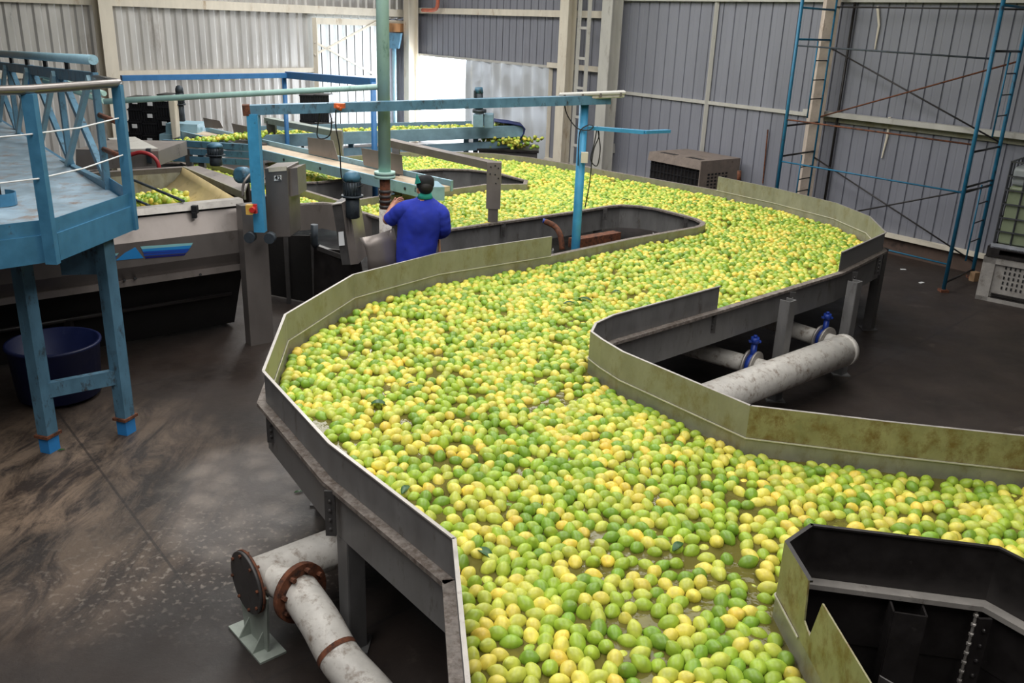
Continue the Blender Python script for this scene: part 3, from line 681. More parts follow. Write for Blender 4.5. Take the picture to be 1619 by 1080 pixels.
# ------------------------------------------------------------------ white pipes, right side
ax0, ax1 = A(1335, 553, .36), A(1120, 634, .36)
adir = (ax1-ax0).normalized(); perp = Vector((-adir.y, adir.x, 0)); perp = perp if perp.x < 0 else -perp
pm = thing('pipe_manifold', 'thick white painted pipe lying diagonally beside the flume with two branch pipes', 'pipe', V3(ax0, 0))
e_ = ax1+adir*.25
fin('main_pipe', tube(B(), [ax0-adir*.015, ax0, e_], [.115, .14, .14], 28), white_p, pm)
fin('end_ring', tube(B(), [ax0+adir*.0, ax0+adir*.06], .145, 28), white_p, pm)
for (bx, by, fx, fy, lab, vx) in ((1100, 553, 1200, 577, 'left', 1188), (1232, 514, 1303, 536, 'right', 1286)):
    j = A(fx+18, fy+8, .36); t = (j-ax0).dot(adir); j = ax0+adir*t
    q0 = A(bx, by, .36); dd = (q0-j).normalized(); q0 = j+dd*1.7; fin('branch_pipe', tube(B(), [j, q0], .075, 20), white_p, pm)
    fc = j+dd*.26
    for k, o_ in enumerate((-.035, .035)): fin('flange', tube(B(), [fc+dd*(o_-.01), fc+dd*(o_+.01)], .13, 22), steel_l, pm)
    vv = thing('butterfly_valve', 'blue valve clamped between flanges on the %s branch of the white pipe' % lab, 'valve', fc)
    fin('valve_body', tube(B(), [fc-dd*.022, fc+dd*.022], .105, 20), valve_b, vv)
    nk = fin('valve_neck', tube(B(), [fc, fc+Vector((0, 0, .2))], .026, 10), valve_b, vv)
    bm = B(); tube(bm, [fc+Vector((0, 0, .2)), fc+Vector((0, 0, .25))], .035, 12); beam(bm, fc+Vector((-.05, 0, .215)), fc+Vector((.05, 0, .215)), .03, .015); tube(bm, [fc+Vector((0, 0, .25)), fc+Vector((0, 0, .27))], .015, 8); fin('valve_head', bm, valve_b, nk)
# stub support under the end of the pipe
# ------------------------------------------------------------------ white pipe with elbow, front left
fc = A(390, 921, .36); q = A(530, 866, .36); dm = (q-fc).normalized()
pf = thing('elbow_pipe', 'white pipe on the floor with a rusty flange and a curved elbow coming forward', 'pipe', V3(fc, 0))
fin('main_pipe', tube(B(), [fc+dm*.01, fc+dm*2.6], .105, 28), white_p, pf)
bm = B(); tube(bm, [fc-dm*.008, fc+dm*.008], .16, 32); fin('blind_flange', bm, steel_d, pf, label='dark round blanking plate with bolts')
bm = B(); tube(bm, [fc+dm*.008, fc+dm*.02], .163, 32)
s_ = dm.cross(Vector((0, 0, 1))).normalized(); u_ = s_.cross(dm)
for k in range(8):
    an = k*math.pi/4+.2; c_ = fc+(s_*math.cos(an)+u_*math.sin(an))*.142; tube(bm, [c_-dm*.018, c_+dm*.035], .008, 6)
fin('flange_ring', bm, rust, pf)
bm = B()     # saddle support
sb = V3(fc+dm*.03, 0)
hexa(bm, [V3(sb-s_*.13-dm*.006, .01), V3(sb+s_*.13-dm*.006, .01), V3(sb+s_*.13+dm*.006, .01), V3(sb-s_*.13+dm*.006, .01)], [V3(sb-s_*.16-dm*.006, .34), V3(sb+s_*.16-dm*.006, .34), V3(sb+s_*.16+dm*.006, .34), V3(sb-s_*.16+dm*.006, .34)])
box(bm, (sb.x, sb.y, .006), (.14, .36, .012), math.atan2(dm.y, dm.x))
for k in (-.06, .09): 
    c_ = sb+s_*k; hexa(bm, [V3(c_-dm*.07, .012), V3(c_, .012), V3(c_+s_*.008, .012), V3(c_-dm*.07+s_*.008, .012)], [V3(c_-dm*.01, .11), V3(c_, .11), V3(c_+s_*.008, .11), V3(c_-dm*.01+s_*.008, .11)])
fin('saddle', bm, paint('pale_green_grey_paint', (150, 158, 150), .5, 0, (70, 54, 44), .25, 12), pf)
fl1 = A(474, 936, .38); tj = (fl1-fc).dot(dm)-.05; jc = fc+dm*tj; ed = (fl1-jc).normalized()
fin('branch_stub', tube(B(), [jc, fl1], .082, 22), white_p, pf)
bm = B(); tube(bm, [fl1-ed*.012, fl1+ed*.02], .148, 30); up_ = Vector((0, 0, 1)); sd = ed.cross(up_).normalized()
for k in range(8):
    an = k*math.pi/4+.3; c_ = fl1+(sd*math.cos(an)+up_*math.sin(an))*.118; tube(bm, [c_-ed*.03, c_+ed*.04], .013, 6)
fin('branch_flange', bm, rust, pf, label='rusty bolted flange ring')
e1 = fl1+ed*.12; e2 = A(507, 985, .36); e3 = A(541, 1045, .28); e4 = A(590, 1100, .22); e5 = A(700, 1230, .17)
fin('elbow', tube(B(), curve_pts([fl1, e2, e3, e4, e5], 7), .095, 24), white_p, pf)
cpts = curve_pts([e2, e3, e4], 8); fin('weld_ring', tube(B(), cpts[6:8], .0975, 24, False), rust, pf)
# ------------------------------------------------------------------ blue platform, left
zD = 1.69
fa, fb, fc_, fd = A(-140, 375, zD), A(-10, 380, zD), A(85, 368, zD), A(207, 324, zD)
back_c = A(172, 300, zD); back_l = A(15, 224, zD)
bdir = -ray(-290, 66).normalized(); back_l2 = back_c-bdir*5.5
pl = thing('platform', 'blue steel walkway platform on two scuffed legs, worn deck, at the left edge', 'platform', V3(fc_, 0))
deck_poly = [fa, fb, fc_, fd, back_c, back_l2]
fin('deck', hexa(B(), [V3(p, zD-.02) for p in deck_poly], [V3(p, zD) for p in deck_poly]), deckm, pl, label='blue grey checker plate worn to bare patches')
fin('deck_edge', sweep(B(), [fa, fb, fc_, fd, back_c, back_l2], [(0, zD-.17), (0, zD), (.03, zD), (.03, zD-.17)], None, 1), blue, pl)
plw = .055
fin('kick_plate', sweep(B(), [fa, fb, fc_, fd, back_c], [(.012, zD), (.012, zD+.09), (.018, zD+.09), (.018, zD)], None, 1), blue, pl)
def vpost(p, z0, z1, w=.075, t=.05, m=blue, parent=None, name='post', dirv=(1, 0, 0)):
    bm = B(); beam(bm, V3(p, z0), V3(p, z1), w, t, up=(0, 1, 0)); return fin(name, bm, m, parent)
pA1, pA2 = fd+Vector((.01, -.03, 0)), A(82, 372, zD)+Vector((0, -.03, 0))
ztop = ZP(pA1, 134)
vpost(pA1, zD-.17, ztop, .062, parent=pl); vpost(pA2, zD-.17, ZP(pA2, 148), .07, .05, parent=pl)
r2 = V3(pA2, ZP(pA2, 142)); r1 = V3(pA1, ztop+.01); r0 = A(-120, 146, r2.z)
tp = V3(back_c, ZP(back_c, 124)); 
steelpipe = paint('brushed_handrail', (120, 115, 112), .34, .7, (110, 104, 100), .15, 3, 0, .04)
rp = curve_pts([r0, A(0, 143.5, r2.z), r2, r1], 4)
fin('handrail', tube(B(), [r0, r2, r1-(r1-r2)*.02, r1+Vector((0, .02, 0)), V3(tp, tp.z)], .028, 14), steelpipe, pl, label='bare metal tube handrail')
for yy0, yy1, yy2 in ((213, 211, 186), (283, 281, 244)):
    p0 = A(-60, yy0, 1) ; z2 = ZP(pA2, yy1); z1_ = ZP(pA1, yy2); a_ = V3(pA2, z2)+Vector((0, -.035, 0)); c_ = V3(pA1, z1_)+Vector((0, -.035, 0))
    mid = (a_+c_)/2+Vector((0, 0, -.015)); left = V3(r0, z2-.02)
    fin('guard_wire', tube(B(), [left, a_, mid, c_], .005, 6), label_w, pl)
# truss along the back edge
tr = thing('lattice_truss', 'blue lattice truss with crossing bars and a round top pipe behind the platform', 'truss', back_c)
TN = Vector((-bdir.y, bdir.x, 0)); to_ = back_c+bdir*-.02-TN*.0
def TP(s, z): return back_c-bdir*s+Vector((0, 0, z-back_c.z))
zt = tp.z; zb = zD+.02
fin('top_chord', (lambda bm: beam(bm, TP(-.02, zt), TP(5.4, zt), .04, .085))(B()), blue_d, tr)
fin('bottom_chord', (lambda bm: beam(bm, TP(0, zb), TP(5.4, zb), .05, .08))(B()), blue_d, tr)
fin('top_pipe', tube(B(), [TP(0, zt+.13), TP(5.4, zt+.13)], .036, 14), blue_l, tr, label='pale blue round pipe')
def PX(p):
    r = Vector(p)-O; return 809.5+F*r.dot(_x)/r.dot(_f)
bay = .3
while PX(TP(bay, zb)) > 114: bay += .02
for k in range(9):
    fin('upright', (lambda bm: beam(bm, TP(k*bay+.03, zb), TP(k*bay+.03, zt), .045, .06, up=(bdir.x, bdir.y, 0)))(B()), blue_d, tr)
for k in range(8):
    s = k*bay+.05
    fin('diagonal', (lambda bm: beam(bm, TP(s, zb)+TN*.02, TP(s+bay, zt)+TN*.02, .045, .055, up=(bdir.x, bdir.y, 0)))(B()), blue_d, tr)
    fin('diagonal', (lambda bm: beam(bm, TP(s, zt)-TN*.03, TP(s+bay, zb)-TN*.03, .035, .05, up=(bdir.x, bdir.y, 0)))(B()), blue_l, tr)
for k in range(6): fin('pipe_clip', (lambda bm: box(bm, TP(k*.9+.02, zt+.075), (.03, .03, .08)))(B()), rubber, tr)
for yy in (182, 236):
    z_ = ZP(back_c, yy); fin('strut', tube(B(), [V3(back_c, z_), V3(pA1, ZP(pA1, yy+14))], .02, 8), rust, tr)
# second smaller platform piece at the very left edge
sp_ = thing('corner_post', 'short blue post standing in a round kick ring at the left picture edge', 'post', A(0, 330, zD))
q = A(-6, 322, zD+.01)
fin('post', (lambda bm: beam(bm, V3(q, zD+.01), V3(q, zD+.75), .06, .06, up=(0, 1, 0)))(B()), blackst, sp_)
bm = sweep(B(), [(q.x+.13*math.cos(t), q.y+.11*math.sin(t)) for t in np.linspace(-2.4, 1.5, 14)], [(0, zD+.005), (0, zD+.09), (.006, zD+.09), (.006, zD+.005)])
fin('kick_ring', bm, blue, sp_)
# legs of the platform
def pleg(px, py, w=.088):
    b0 = A(px, py, 0); lg = fin('leg', (lambda bm: beam(bm, V3(b0, .14), V3(b0, ZP(b0, 364 if px > 150 else 400)), w, .1, up=(.3, 1, 0)))(B()), blue_d, pl, label='scuffed blue leg with chipped paint')
    bm = B(); beam(bm, V3(b0, 0), V3(b0, .12), w*.95, .1, up=(.3, 1, 0)); fin('foot', bm, blue_foot, lg, label='bright blue foot block')
    bm = B(); beam(bm, V3(b0, .12), V3(b0, .14), w*1.3, .14, up=(.3, 1, 0)); fin('foot_plate', bm, rust, lg)
    return b0
l1 = pleg(201, 684); l2 = pleg(80, 712)
zb_ = ZP(l1, 594); fin('cross_brace', (lambda bm: beam(bm, V3(l2, zb_), V3(l1, zb_), .05, .11))(B()), blue_d, pl)
bm = B(); cx_ = V3(l1+Vector((-.27, .12, 0)), ZP(l1, 415)); box(bm, cx_+Vector((.03, 0, -.02)), (.24, .12, .19), .2); o = fin('junction_box', bm, blue_d, pl)
# navy tub under the platform
tc_ = A(72, 645, 0)+Vector((0, .25, 0)); tb = B()
lathe(tb, (tc_.x, tc_.y, 0.005), [(.25, 0), (.31, .03), (.34, .44), (.355, .45), (.355, .47), (.33, .47), (.30, .05), (.02, .04)], 36)
tag(fin('tub', tb, tubm), 'navy plastic tub standing on the dark floor behind the platform leg', 'tub')
# ------------------------------------------------------------------ washing machine tank, left
zM = 1.37
mR, mL = A(387, 314, zM), A(212, 331, zM); md = (mL-mR).normalized(); mn = Vector((-md.y, md.x, 0)); mn = mn if mn.y < 0 else -mn      # mn: out of the face, towards the camera
wm = thing('washing_tank', 'long stainless steel lemon washing tank with blue striped emblem beside the platform', 'tank', V3(mR, 0))
def MP(s, o, z): return V3(mR+md*s+mn*o, z)
ML = 4.6
def mface(name, z0, o0, z1, o1, m, th=.02, s0=0.02, s1=ML, label=None):
    bm = B(); hexa(bm, [MP(s0, o0, z0), MP(s1, o0, z0), MP(s1, o0-th, z0), MP(s0, o0-th, z0)], [MP(s0, o1, z1), MP(s1, o1, z1), MP(s1, o1-th, z1), MP(s0, o1-th, z1)]); return fin(name, bm, m, wm, label=label)
_b = V3(mR, 0)
zz = [ZP(_b, y) for y in (323, 327, 358, 393, 413, 422)]
mface('rim', zz[0], .03, zM, .0, steel_l, .1); mface('seal', zz[1], -.01, zz[0], -.01, rubber)
mface('lid_panel', zz[2], .10, zz[1], .0, machine_l if 'machine_l' in globals() else steel_m, label='lighter sloping upper panel')
mface('middle_panel', zz[3], .10, zz[2], .10, steel_m2); mface('lower_panel', zz[4], .03, zz[3], .10, steel_m2)
mface('bottom_rail', zz[5], .06, zz[4], .06, steel_m, .08)
mface('shade_filler', .04, -.42, zz[5], -.1, dark, .3);  # dark filler added to make the space under the tank black
for (s, dz) in ((0.0, 0), (2.6, 0)):
    lg = A(411, 543, 0) if s == 0 else None
p = A(411, 541, 0); bm = B(); beam(bm, V3(p, .0), V3(p, ZP(p, 322)), .235, .12, up=(mn.x, mn.y, 0)); fin('corner_post', bm, steel_m2, wm)
p2 = MP(3.6, -.1, 0); bm = B(); beam(bm, p2, V3(p2, 1.0), .15, .1, up=(mn.x, mn.y, 0)); fin('leg', bm, steel_d, wm)
# emblem: blue stripes and a small peaked badge
def mq(px, py, off=.103):    # on the middle panel
    return IP(px, py, MP(0, off, 0), mn)
for (pts4, m) in ((((222, 390), (305, 384), (303, 388), (224, 394)), decal4), (((224, 394), (303, 388), (300, 393), (226, 398)), decal1), (((226, 398), (300, 393), (297, 397), (227, 401)), decal2), (((227, 402), (297, 397), (294, 400), (228, 405)), decal2), (((229, 406), (294, 401), (291, 404), (230, 409)), decal3),
                  (((183, 412), (197, 400), (214, 391), (227, 408)), decal1), (((177, 402), (188, 400), (185, 404), (177, 406)), decal4), (((177, 406), (185, 404), (182, 410), (177, 411)), decal2), (((98, 427), (108, 414), (116, 422), (116, 425)), decal2)):
    fin('emblem', plate(B(), [mq(*p) for p in pts4], .002), m, wm)
bm = B(); h0, h1 = IP(187, 359, MP(0, .09, 0), mn), IP(209, 357, MP(0, .09, 0), mn); tube(bm, [h0, h0+mn*.04, h1+mn*.04, h1], .012, 8); fin('handle', bm, rubber, wm, label='black bar handle')
bm = B(); h0 = IP(308, 331, MP(0, .05, 0), mn); box(bm, h0, (.05, .05, .07)); box(bm, h0+Vector((0, -.02, -.05)), (.035, .04, .05)); fin('latch', bm, rubber, wm)
for (x, y) in ((197, 443), (214, 440), (317, 434)):
    fin('bolt', (lambda bm: tube(bm, [IP(x, y, MP(0, .03, 0), mn), IP(x, y, MP(0, .09, 0), mn)], .012, 8))(B()), rubber, wm)
bm = B(); e0, e1 = IP(391, 331, MP(0, .06, 0), mn), IP(406, 331, MP(0, .06, 0), mn)
e0, e1 = D(391, 331, 7.72), D(404, 331, 7.72); box(bm, e0*.7+e1*.3, (.055, .06, .085)); o = fin('stop_button_box', bm, yellow, wm, label='yellow emergency stop box')
bm = B(); c_ = e0*.3+e1*.7; tube(bm, [c_+Vector((0, .03, 0)), c_+Vector((0, -.04, 0))], .024, 12); box(bm, c_+Vector((0, .03, .0)), (.05, .04, .08)); fin('stop_button', bm, paint('red_plastic', (200, 50, 44), .4), o, label='red stop button')
# hopper walls inside the tank
r0, r1_, r2_ = A(381, 309, zM), A(290, 265, zM), A(150, 272, zM)
inn = [MP(.06, -.1, 0), MP(3.4, -.1, 0), V3(r2_-(mR-r1_).normalized()*0+md*1.5, 0), V3(r1_, 0)]
bm = B(); zf = 1.05
a_, b_2 = inn[0], inn[3]
rows = []
for t in np.linspace(0, 1, 8):      # right lining curves down and inwards
    off = md*(.75*t**1.6); z = zM-(zM-zf)*math.sin(t*math.pi/2)
    rows.append([bm.verts.new(V3(a_+off, z)), bm.verts.new(V3(b_2+off, z))])
for x_, y_ in zip(rows, rows[1:]): bm.faces.new((x_[0], x_[1], y_[1], y_[0])).smooth = True
o = fin('hopper_lining', bm, beige_in, wm); o.modifiers.new('s', 'SOLIDIFY').thickness = .012
fin('back_lining', plate(B(), [V3(inn[3], zf-.1), V3(inn[2], zf-.1), V3(inn[2], zM), V3(inn[3], zM)], .015), algae, wm)
fin('hopper_floor', hexa(B(), [V3(p, zf-.03) for p in inn], [V3(p, zf) for p in inn]), steel_d, wm)
ff = [A(387, 305, zM), A(290, 264, zM), A(313, 262, zM), A(392, 288, zM)]
fin('top_flange', hexa(B(), [V3(p, zM-.02) for p in ff], [V3(p, zM) for p in ff]), steel_m, wm)
fin('flange_edge', (lambda bm: beam(bm, V3(ff[0], zM-.03), V3(ff[1], zM-.03), .02, .07))(B()), algae, wm)
bf = [V3(inn[3]+Vector((0, .0, 0)), zM), V3(inn[2], zM), V3(inn[2]+Vector((0, .12, 0)), zM), V3(inn[3]+Vector((0, .12, 0)), zM)]
fin('back_flange', hexa(B(), [V3(p, zM-.05) for p in bf], bf), steel_m, wm)
fin('side_wall', (lambda bm: hexa(bm, [V3(ff[3], .6), V3(ff[2], .6), V3(ff[2]+Vector((.02, 0, 0)), .6), V3(ff[3]+Vector((.02, 0, 0)), .6)], [V3(ff[3], zM-.01), V3(ff[2], zM-.01), V3(ff[2]+Vector((.02, 0, 0)), zM-.01), V3(ff[3]+Vector((.02, 0, 0)), zM-.01)]))(B()), steel_m2, wm)
hb = []
for _ in range(230):
    s, t = rng.random(), rng.random()**1.4
    p = A(212+86*s, 322-14*t*(.4+.6*math.sin(s*3)), 1.2); hb.append((p.x, p.y+.02, 1.15+.1*rng.random()))
lemon_heap('hopper_lemons', hb, 'wet lemons heaped in the washing tank hopper behind the steel rim')
fin('spray_bar', tube(B(), [A(212, 285, zM+.02), A(290, 318, zM+.02)], .014, 8), motor_d, wm)
fin('spray_bar', tube(B(), [A(205, 312, zM), A(236, 325, zM)], .012, 8), motor_d, wm)
# grey machine body behind the hopper and the red hose
bb = [A(100, 292, 1.0), A(254, 268, 1.0), A(250, 252, 1.0), A(100, 262, 1.0)]
gm = thing('steel_housing', 'grey steel housing behind the washing tank hopper with a red hose over it', 'housing', V3(A(200, 268, 1.0), 0))
yb = r1_.y+.35
P4 = [D(120, 270, yb), D(252, 262, yb), D(250, 239, yb), D(120, 236, yb)]
bm = B(); hexa(bm, P4, [p+Vector((0, .9, 0)) for p in P4]); fin('body', bm, steel_m, gm)
P5 = [D(200, 240, yb), D(251, 239, yb), D(214, 220, yb+1.2), D(170, 222, yb+1.2)]; fin('chute', plate(B(), P5, .03), cream_d, gm)
fin('bracket', (lambda bm: box(bm, D(236, 246, yb), (.05, .05, .16)))(B()), motor_d, gm)
hz = thing('red_hose', 'red rubber hose arching over the grey steel housing', 'hose', D(250, 262, yb-.1))
fin('hose', tube(B(), curve_pts([D(206, 245, yb-.1), D(222, 241, yb-.1), D(238, 245, yb-.1), D(249, 256, yb-.1), D(253, 274, yb-.1)], 6), .022, 8), redh, hz)
# dark lower frames behind the platform legs
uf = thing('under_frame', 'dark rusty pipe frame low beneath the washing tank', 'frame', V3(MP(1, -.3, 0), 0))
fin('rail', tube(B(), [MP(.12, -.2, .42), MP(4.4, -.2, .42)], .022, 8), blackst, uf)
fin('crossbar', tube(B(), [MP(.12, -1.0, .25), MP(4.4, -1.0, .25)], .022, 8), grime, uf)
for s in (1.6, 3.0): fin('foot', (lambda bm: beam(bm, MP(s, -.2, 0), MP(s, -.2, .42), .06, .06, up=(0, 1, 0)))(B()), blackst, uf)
# ------------------------------------------------------------------ control cabinet with number 42
yc = 8.2
cb = thing('control_cabinet', 'tall grey steel cabinet marked 42 beside the blue gantry post', 'cabinet', V3(D(440, 375, yc), .9))
f4 = [D(423, 376, yc), D(459, 375, yc), D(455, 264, yc), D(418, 266, yc)]
t4 = [p+Vector((.02, .35, 0)) for p in f4]
bevel(fin('body', hexa(B(), f4, t4), steel_m2, cb), .008)
s4 = [D(459, 311, yc+.05), D(472, 308, yc+.05), D(470, 265, yc+.05), D(457, 267, yc+.05)]
fin('side_box', hexa(B(), s4, [p+Vector((.02, .25, 0)) for p in s4]), steel_m, cb)
fin('label_strip', plate(B(), [D(425, 272, yc-.01), D(453, 270, yc-.01), D(453, 263, yc-.01), D(424, 265, yc-.01)], .003), cream, cb)
fin('number_plate', plate(B(), [D(433.5, 286, yc-.012), D(445, 285, yc-.012), D(445, 277, yc-.012), D(433.5, 278, yc-.012)], .003), label_w, cb)
cu = bpy.data.curves.new('number', 'FONT'); cu.body = '42'; cu.size = .056; cu.align_x = 'CENTER'; cu.align_y = 'CENTER'; cu.extrude = .001; cu.offset = .0012
dg = bpy.data.objects.new('tmp', cu); me_ = bpy.data.meshes.new_from_object(dg); me_.materials.append(ink)
o = bpy.data.objects.new('number', me_); COL.objects.link(o); bpy.data.objects.remove(dg); bpy.data.curves.remove(cu)
o.parent = cb; o.matrix_parent_inverse = cb.matrix_world.inverted(); o.matrix_world = Matrix.Translation(D(439.2, 281.5, yc-.02)) @ Matrix.Rotation(math.radians(90), 4, 'X')
o.rotation_euler.y = .03
# ------------------------------------------------------------------ blue gantry
yL, yR = 7.85, 8.75
gt = thing('blue_gantry', 'blue steel gantry, a long beam on two posts over the flume with a side arm', 'gantry', V3(D(908, 392, yR), 0))
bl, br = D(386, 174, yL), D(963, 157, yR); 
fin('top_beam', (lambda bm: beam(bm, bl, br, .11, .082))(B()), blue_d, gt, label='long worn blue beam')
fin('end_cap', (lambda bm: beam(bm, bl-(br-bl).normalized()*.012, bl+(br-bl).normalized()*.05, .115, .09))(B()), rust, gt)
pb = D(412, 366, yL); pt = Vector((pb.x, yL, ZP(pb, 178)))
fin('left_post', (lambda bm: beam(bm, pb, V3(pb, bl.z-.03), .095, .09, up=(0, 1, 0)))(B()), blue_b, gt, label='bright blue square post')
for dx in (-.09, .09): 
    fin('clamp', (lambda bm: tube(bm, [pb+Vector((dx, -.06, -.05)), pb+Vector((dx, .02, -.05))], .05, 10))(B()), motor_d, gt)
rb = D(909, 385, yR); ptop = D(925, 164, yR); rb = V3(D(916, 290, yR), 0)
fin('right_post', tube(B(), [rb, V3(rb, ZP(rb, 165))], .045, 14), blue_b, gt, label='bright blue round post')
fin('side_arm', (lambda bm: [beam(bm, D(930, 202, yR), D(1018, 209, yR-.1), .05, .035), beam(bm, D(1018, 209, yR-.1), D(1057, 207.5, yR+.3), .05, .03)][0])(B()), blue_b, gt)
fin('junction_box', (lambda bm: bevel_box(bm))(B()) if False else box(B(), D(924, 249, yR-.07), (.065, .05, .1)), cream, gt, label='small white switch box')
lf = thing('tube_light', 'grimy unlit tube light fixture lying on the end of the blue gantry beam', 'light', D(935, 151, yR))
p0_, p1_ = D(884, 150, yR-.05), D(989, 146, yR-.05)
bm = B(); beam(bm, p0_, p1_, .14, .03); bevel(fin('housing', bm, cream_d, lf), .01)
bm = B(); beam(bm, p0_+Vector((.01, 0, -.028)), p1_+Vector((-.01, 0, -.028)), .11, .035); bevel(fin('cover', bm, lampm, lf), .014, 3)
bm = B()
for t in (.08, .35, .62, .92): beam(bm, p0_.lerp(p1_, t)+Vector((0, -.062, -.03)), p0_.lerp(p1_, t)+Vector((0, -.062, .005)), .02, .02)
fin('clip', bm, steel_m2, lf)
cbk = paint('black_cable', (26, 26, 28), .5, 0, None, 0, 5, 0)
def cable(pp, Y, label, r=.006): tag(fin('cable', tube(B(), curve_pts([D(x, y, Y if not isinstance(Y, tuple) else Y[0]+(Y[1]-Y[0])*i/(len(pp)-1)) for i, (x, y) in enumerate(pp)], 6), r, 6), cbk), label, 'cable')
cable([(891, 153), (896, 180), (912, 202), (930, 206), (938, 200), (930, 198), (918, 206), (915, 225), (914, 262)], yR-.06, 'black cable drooping from the tube light to the right blue post')
cable([(944, 200), (947, 215), (938, 240), (932, 290), (925, 328)], yR-.03, 'black cable hanging from the side arm down to the inner flume wall')
cable([(944, 202), (940, 225), (934, 252), (944, 262), (949, 235), (945, 204)], yR-.02, 'looped black cable hanging below the side arm joint')
cable([(519, 163), (508, 172), (503, 195), (502, 216), (512, 219), (522, 212), (524, 190), (519, 172)], 8.0, 'black cable loop hanging from the orange socket on the gantry beam')
cable([(531, 174), (531, 200), (537, 235), (540, 280), (548, 290), (562, 296), (574, 293)], 8.0, 'black cable running from the orange socket down to the vertical blue motor')
bm = B(); box(bm, D(537, 167, 7.95), (.09, .06, .04)); tube(bm, [D(537, 168, 7.93), D(535, 173, 7.93)], .03, 8); tag(fin('socket', bm, orangep), 'orange plug socket strapped to the gantry beam', 'socket')
# ------------------------------------------------------------------ green pole and pipe
yp = 8.4
gp = thing('green_pole', 'tall pale green pipe column with flanged joint above a rusty lower section', 'pole', V3(D(603, 350, yp), 0))
pb = V3(D(608, 250, yp), 0); zf_ = ZP(pb, 273)
fin('upper_pipe', tube(B(), [V3(pb, zf_), V3(pb, ZT-.02)], .058, 20), green_p, gp)
fin('flange', tube(B(), [V3(pb, zf_-.05), V3(pb, zf_-.022)], .10, 20), green_p, gp); fin('flange', tube(B(), [V3(pb, zf_-.015), V3(pb, zf_+.012)], .10, 20), green_p, gp)
fin('lower_pipe', tube(B(), [V3(pb, ZP(pb, 332)), V3(pb, zf_-.03)], .05, 16), rust, gp, label='rusty lower pipe section')
bm = B()
for k in range(4): tube(bm, [V3(pb, ZP(pb, 300+k*8)), V3(pb, ZP(pb, 304+k*8))], .058, 14)
fin('wire_wrap', bm, steel_d, gp)
fin('base_pipe', tube(B(), [V3(pb, 0), V3(pb, ZP(pb, 330))], .06, 16), white_p, gp, label='dull white base pipe')
hp0, hp1 = D(165, 160.5, 8.3), D(597, 137.5, yp); fin('side_pipe', tube(B(), [hp0, hp1, hp1+(hp1-hp0).normalized()*.05], .026, 12), green_p, gp)
# ------------------------------------------------------------------ far blue frame
ff_ = thing('blue_pipe_frame', 'blue portal frame of beams on posts in front of the far left wall', 'frame', V3(D(590, 250, 11.9), 0))
q2_ = D(590, 130, 11.9); zF = q2_.z; q1_ = A(449, 121, zF) if abs(ray(449, 121).z) > 1e-4 else None
q1_ = D(449, 121, 14.2); q1_.z = q1_.z
q1_ = D(449, 121, 14.2)
fin('beam', (lambda bm: beam(bm, D(455, 118.5, 14.2), q2_, .09, .10))(B()), blue_r, ff_)
fin('beam', (lambda bm: beam(bm, D(192, 123.5, 12.5), D(460, 119, 14.2), .08, .07))(B()), blue_r, ff_)
fin('post', tube(B(), [V3(q1_, 0), V3(q1_, q1_.z)], .036, 12), blue_r, ff_)
fin('post', tube(B(), [V3(q2_, 0), V3(q2_, q2_.z)], .038, 12), blue_r, ff_)
f2 = thing('portal_frame', 'blue frame seen through the truss at the far left', 'frame', D(55, 150, 10))
fin('beam', (lambda bm: beam(bm, D(-40, 101, 10.5), D(50, 108, 10.5), .08, .07))(B()), blue_r, f2)
fin('post', (lambda bm: beam(bm, D(46, 104, 10.5), D(49, 160, 10.5), .06, .06, up=(0, 1, 0)))(B()), blue_r, f2)
for k, (a_, c_) in enumerate((((60, 118), (165, 148)), ((70, 128), (165, 160)))): 
    tag(fin('green_pipe', tube(B(), [D(*a_, 9.6), D(*c_, 8.6)], .025, 10), green_p), ('upper' if k == 0 else 'lower')+' of two pale green pipes crossing behind the truss', 'pipe')
# ------------------------------------------------------------------ long light blue conveyor (middle)
cv = thing('belt_conveyor', 'light blue belt conveyor crossing the flume diagonally, beige belt, steel guide plates', 'conveyor', V3(D(640, 300, 9.6), .9))
zc = 1.12
n0, n1_ = A(668, 300, zc), A(285, 210, zc); cdv = (n1_-n0).normalized(); cl = (n1_-n0).length; cn = Vector((-cdv.y, cdv.x, 0)); cn = cn if cn.y > 0 else -cn
def CP(s, o, z): return V3(n0+cdv*s+cn*o, z)
wid = (A(661, 282, zc)-n0).dot(cn); wid = max(.32, min(.6, wid))
fin('side_rail', (lambda bm: beam(bm, CP(0, 0, zc-.03), CP(cl, 0, zc-.03), .035, .13))(B()), blue_l, cv)
fin('side_rail', (lambda bm: beam(bm, CP(0, wid, zc+.0), CP(cl, wid, zc+.0), .035, .13))(B()), blue_l, cv)
fin('belt', (lambda bm: hexa(bm, [CP(0, .03, zc-.06), CP(cl, .03, zc-.06), CP(cl, wid-.03, zc-.06), CP(0, wid-.03, zc-.06)], [CP(0, .03, zc-.0), CP(cl, .03, zc-.0), CP(cl, wid-.03, zc-.0), CP(0, wid-.03, zc-.0)]))(B()), belt, cv)
fin('end_plate', (lambda bm: box(bm, n0+Vector((.10, .18, -.04)), (.2, .42, .16), .3))(B()), blue_l, cv)
bm = B()
for t in np.arange(.3, cl, .9): tube(bm, [CP(t, -.02, zc-.03), CP(t, -.028, zc-.03)], .02, 8)
fin('bearing', bm, motor_d, cv)
for s in (.12*cl, .92*cl): fin('leg', (lambda bm: beam(bm, CP(s, wid/2, 0), CP(s, wid/2, zc-.08), .09, .09, up=(0, 1, 0)))(B()), steel_d, cv)
def guide(q4, Y, name='guide_plate', m=steel_m, par=cv): 
    return fin(name, plate(B(), [D(x, y, Yy) for (x, y), Yy in zip(q4, Y)], .006), m, par)
def CY(px): 
    # world Y of the back rail at this column
    t = (px-668)/(285-668); return n0.y+(n1_.y-n0.y)*t+wid*.8
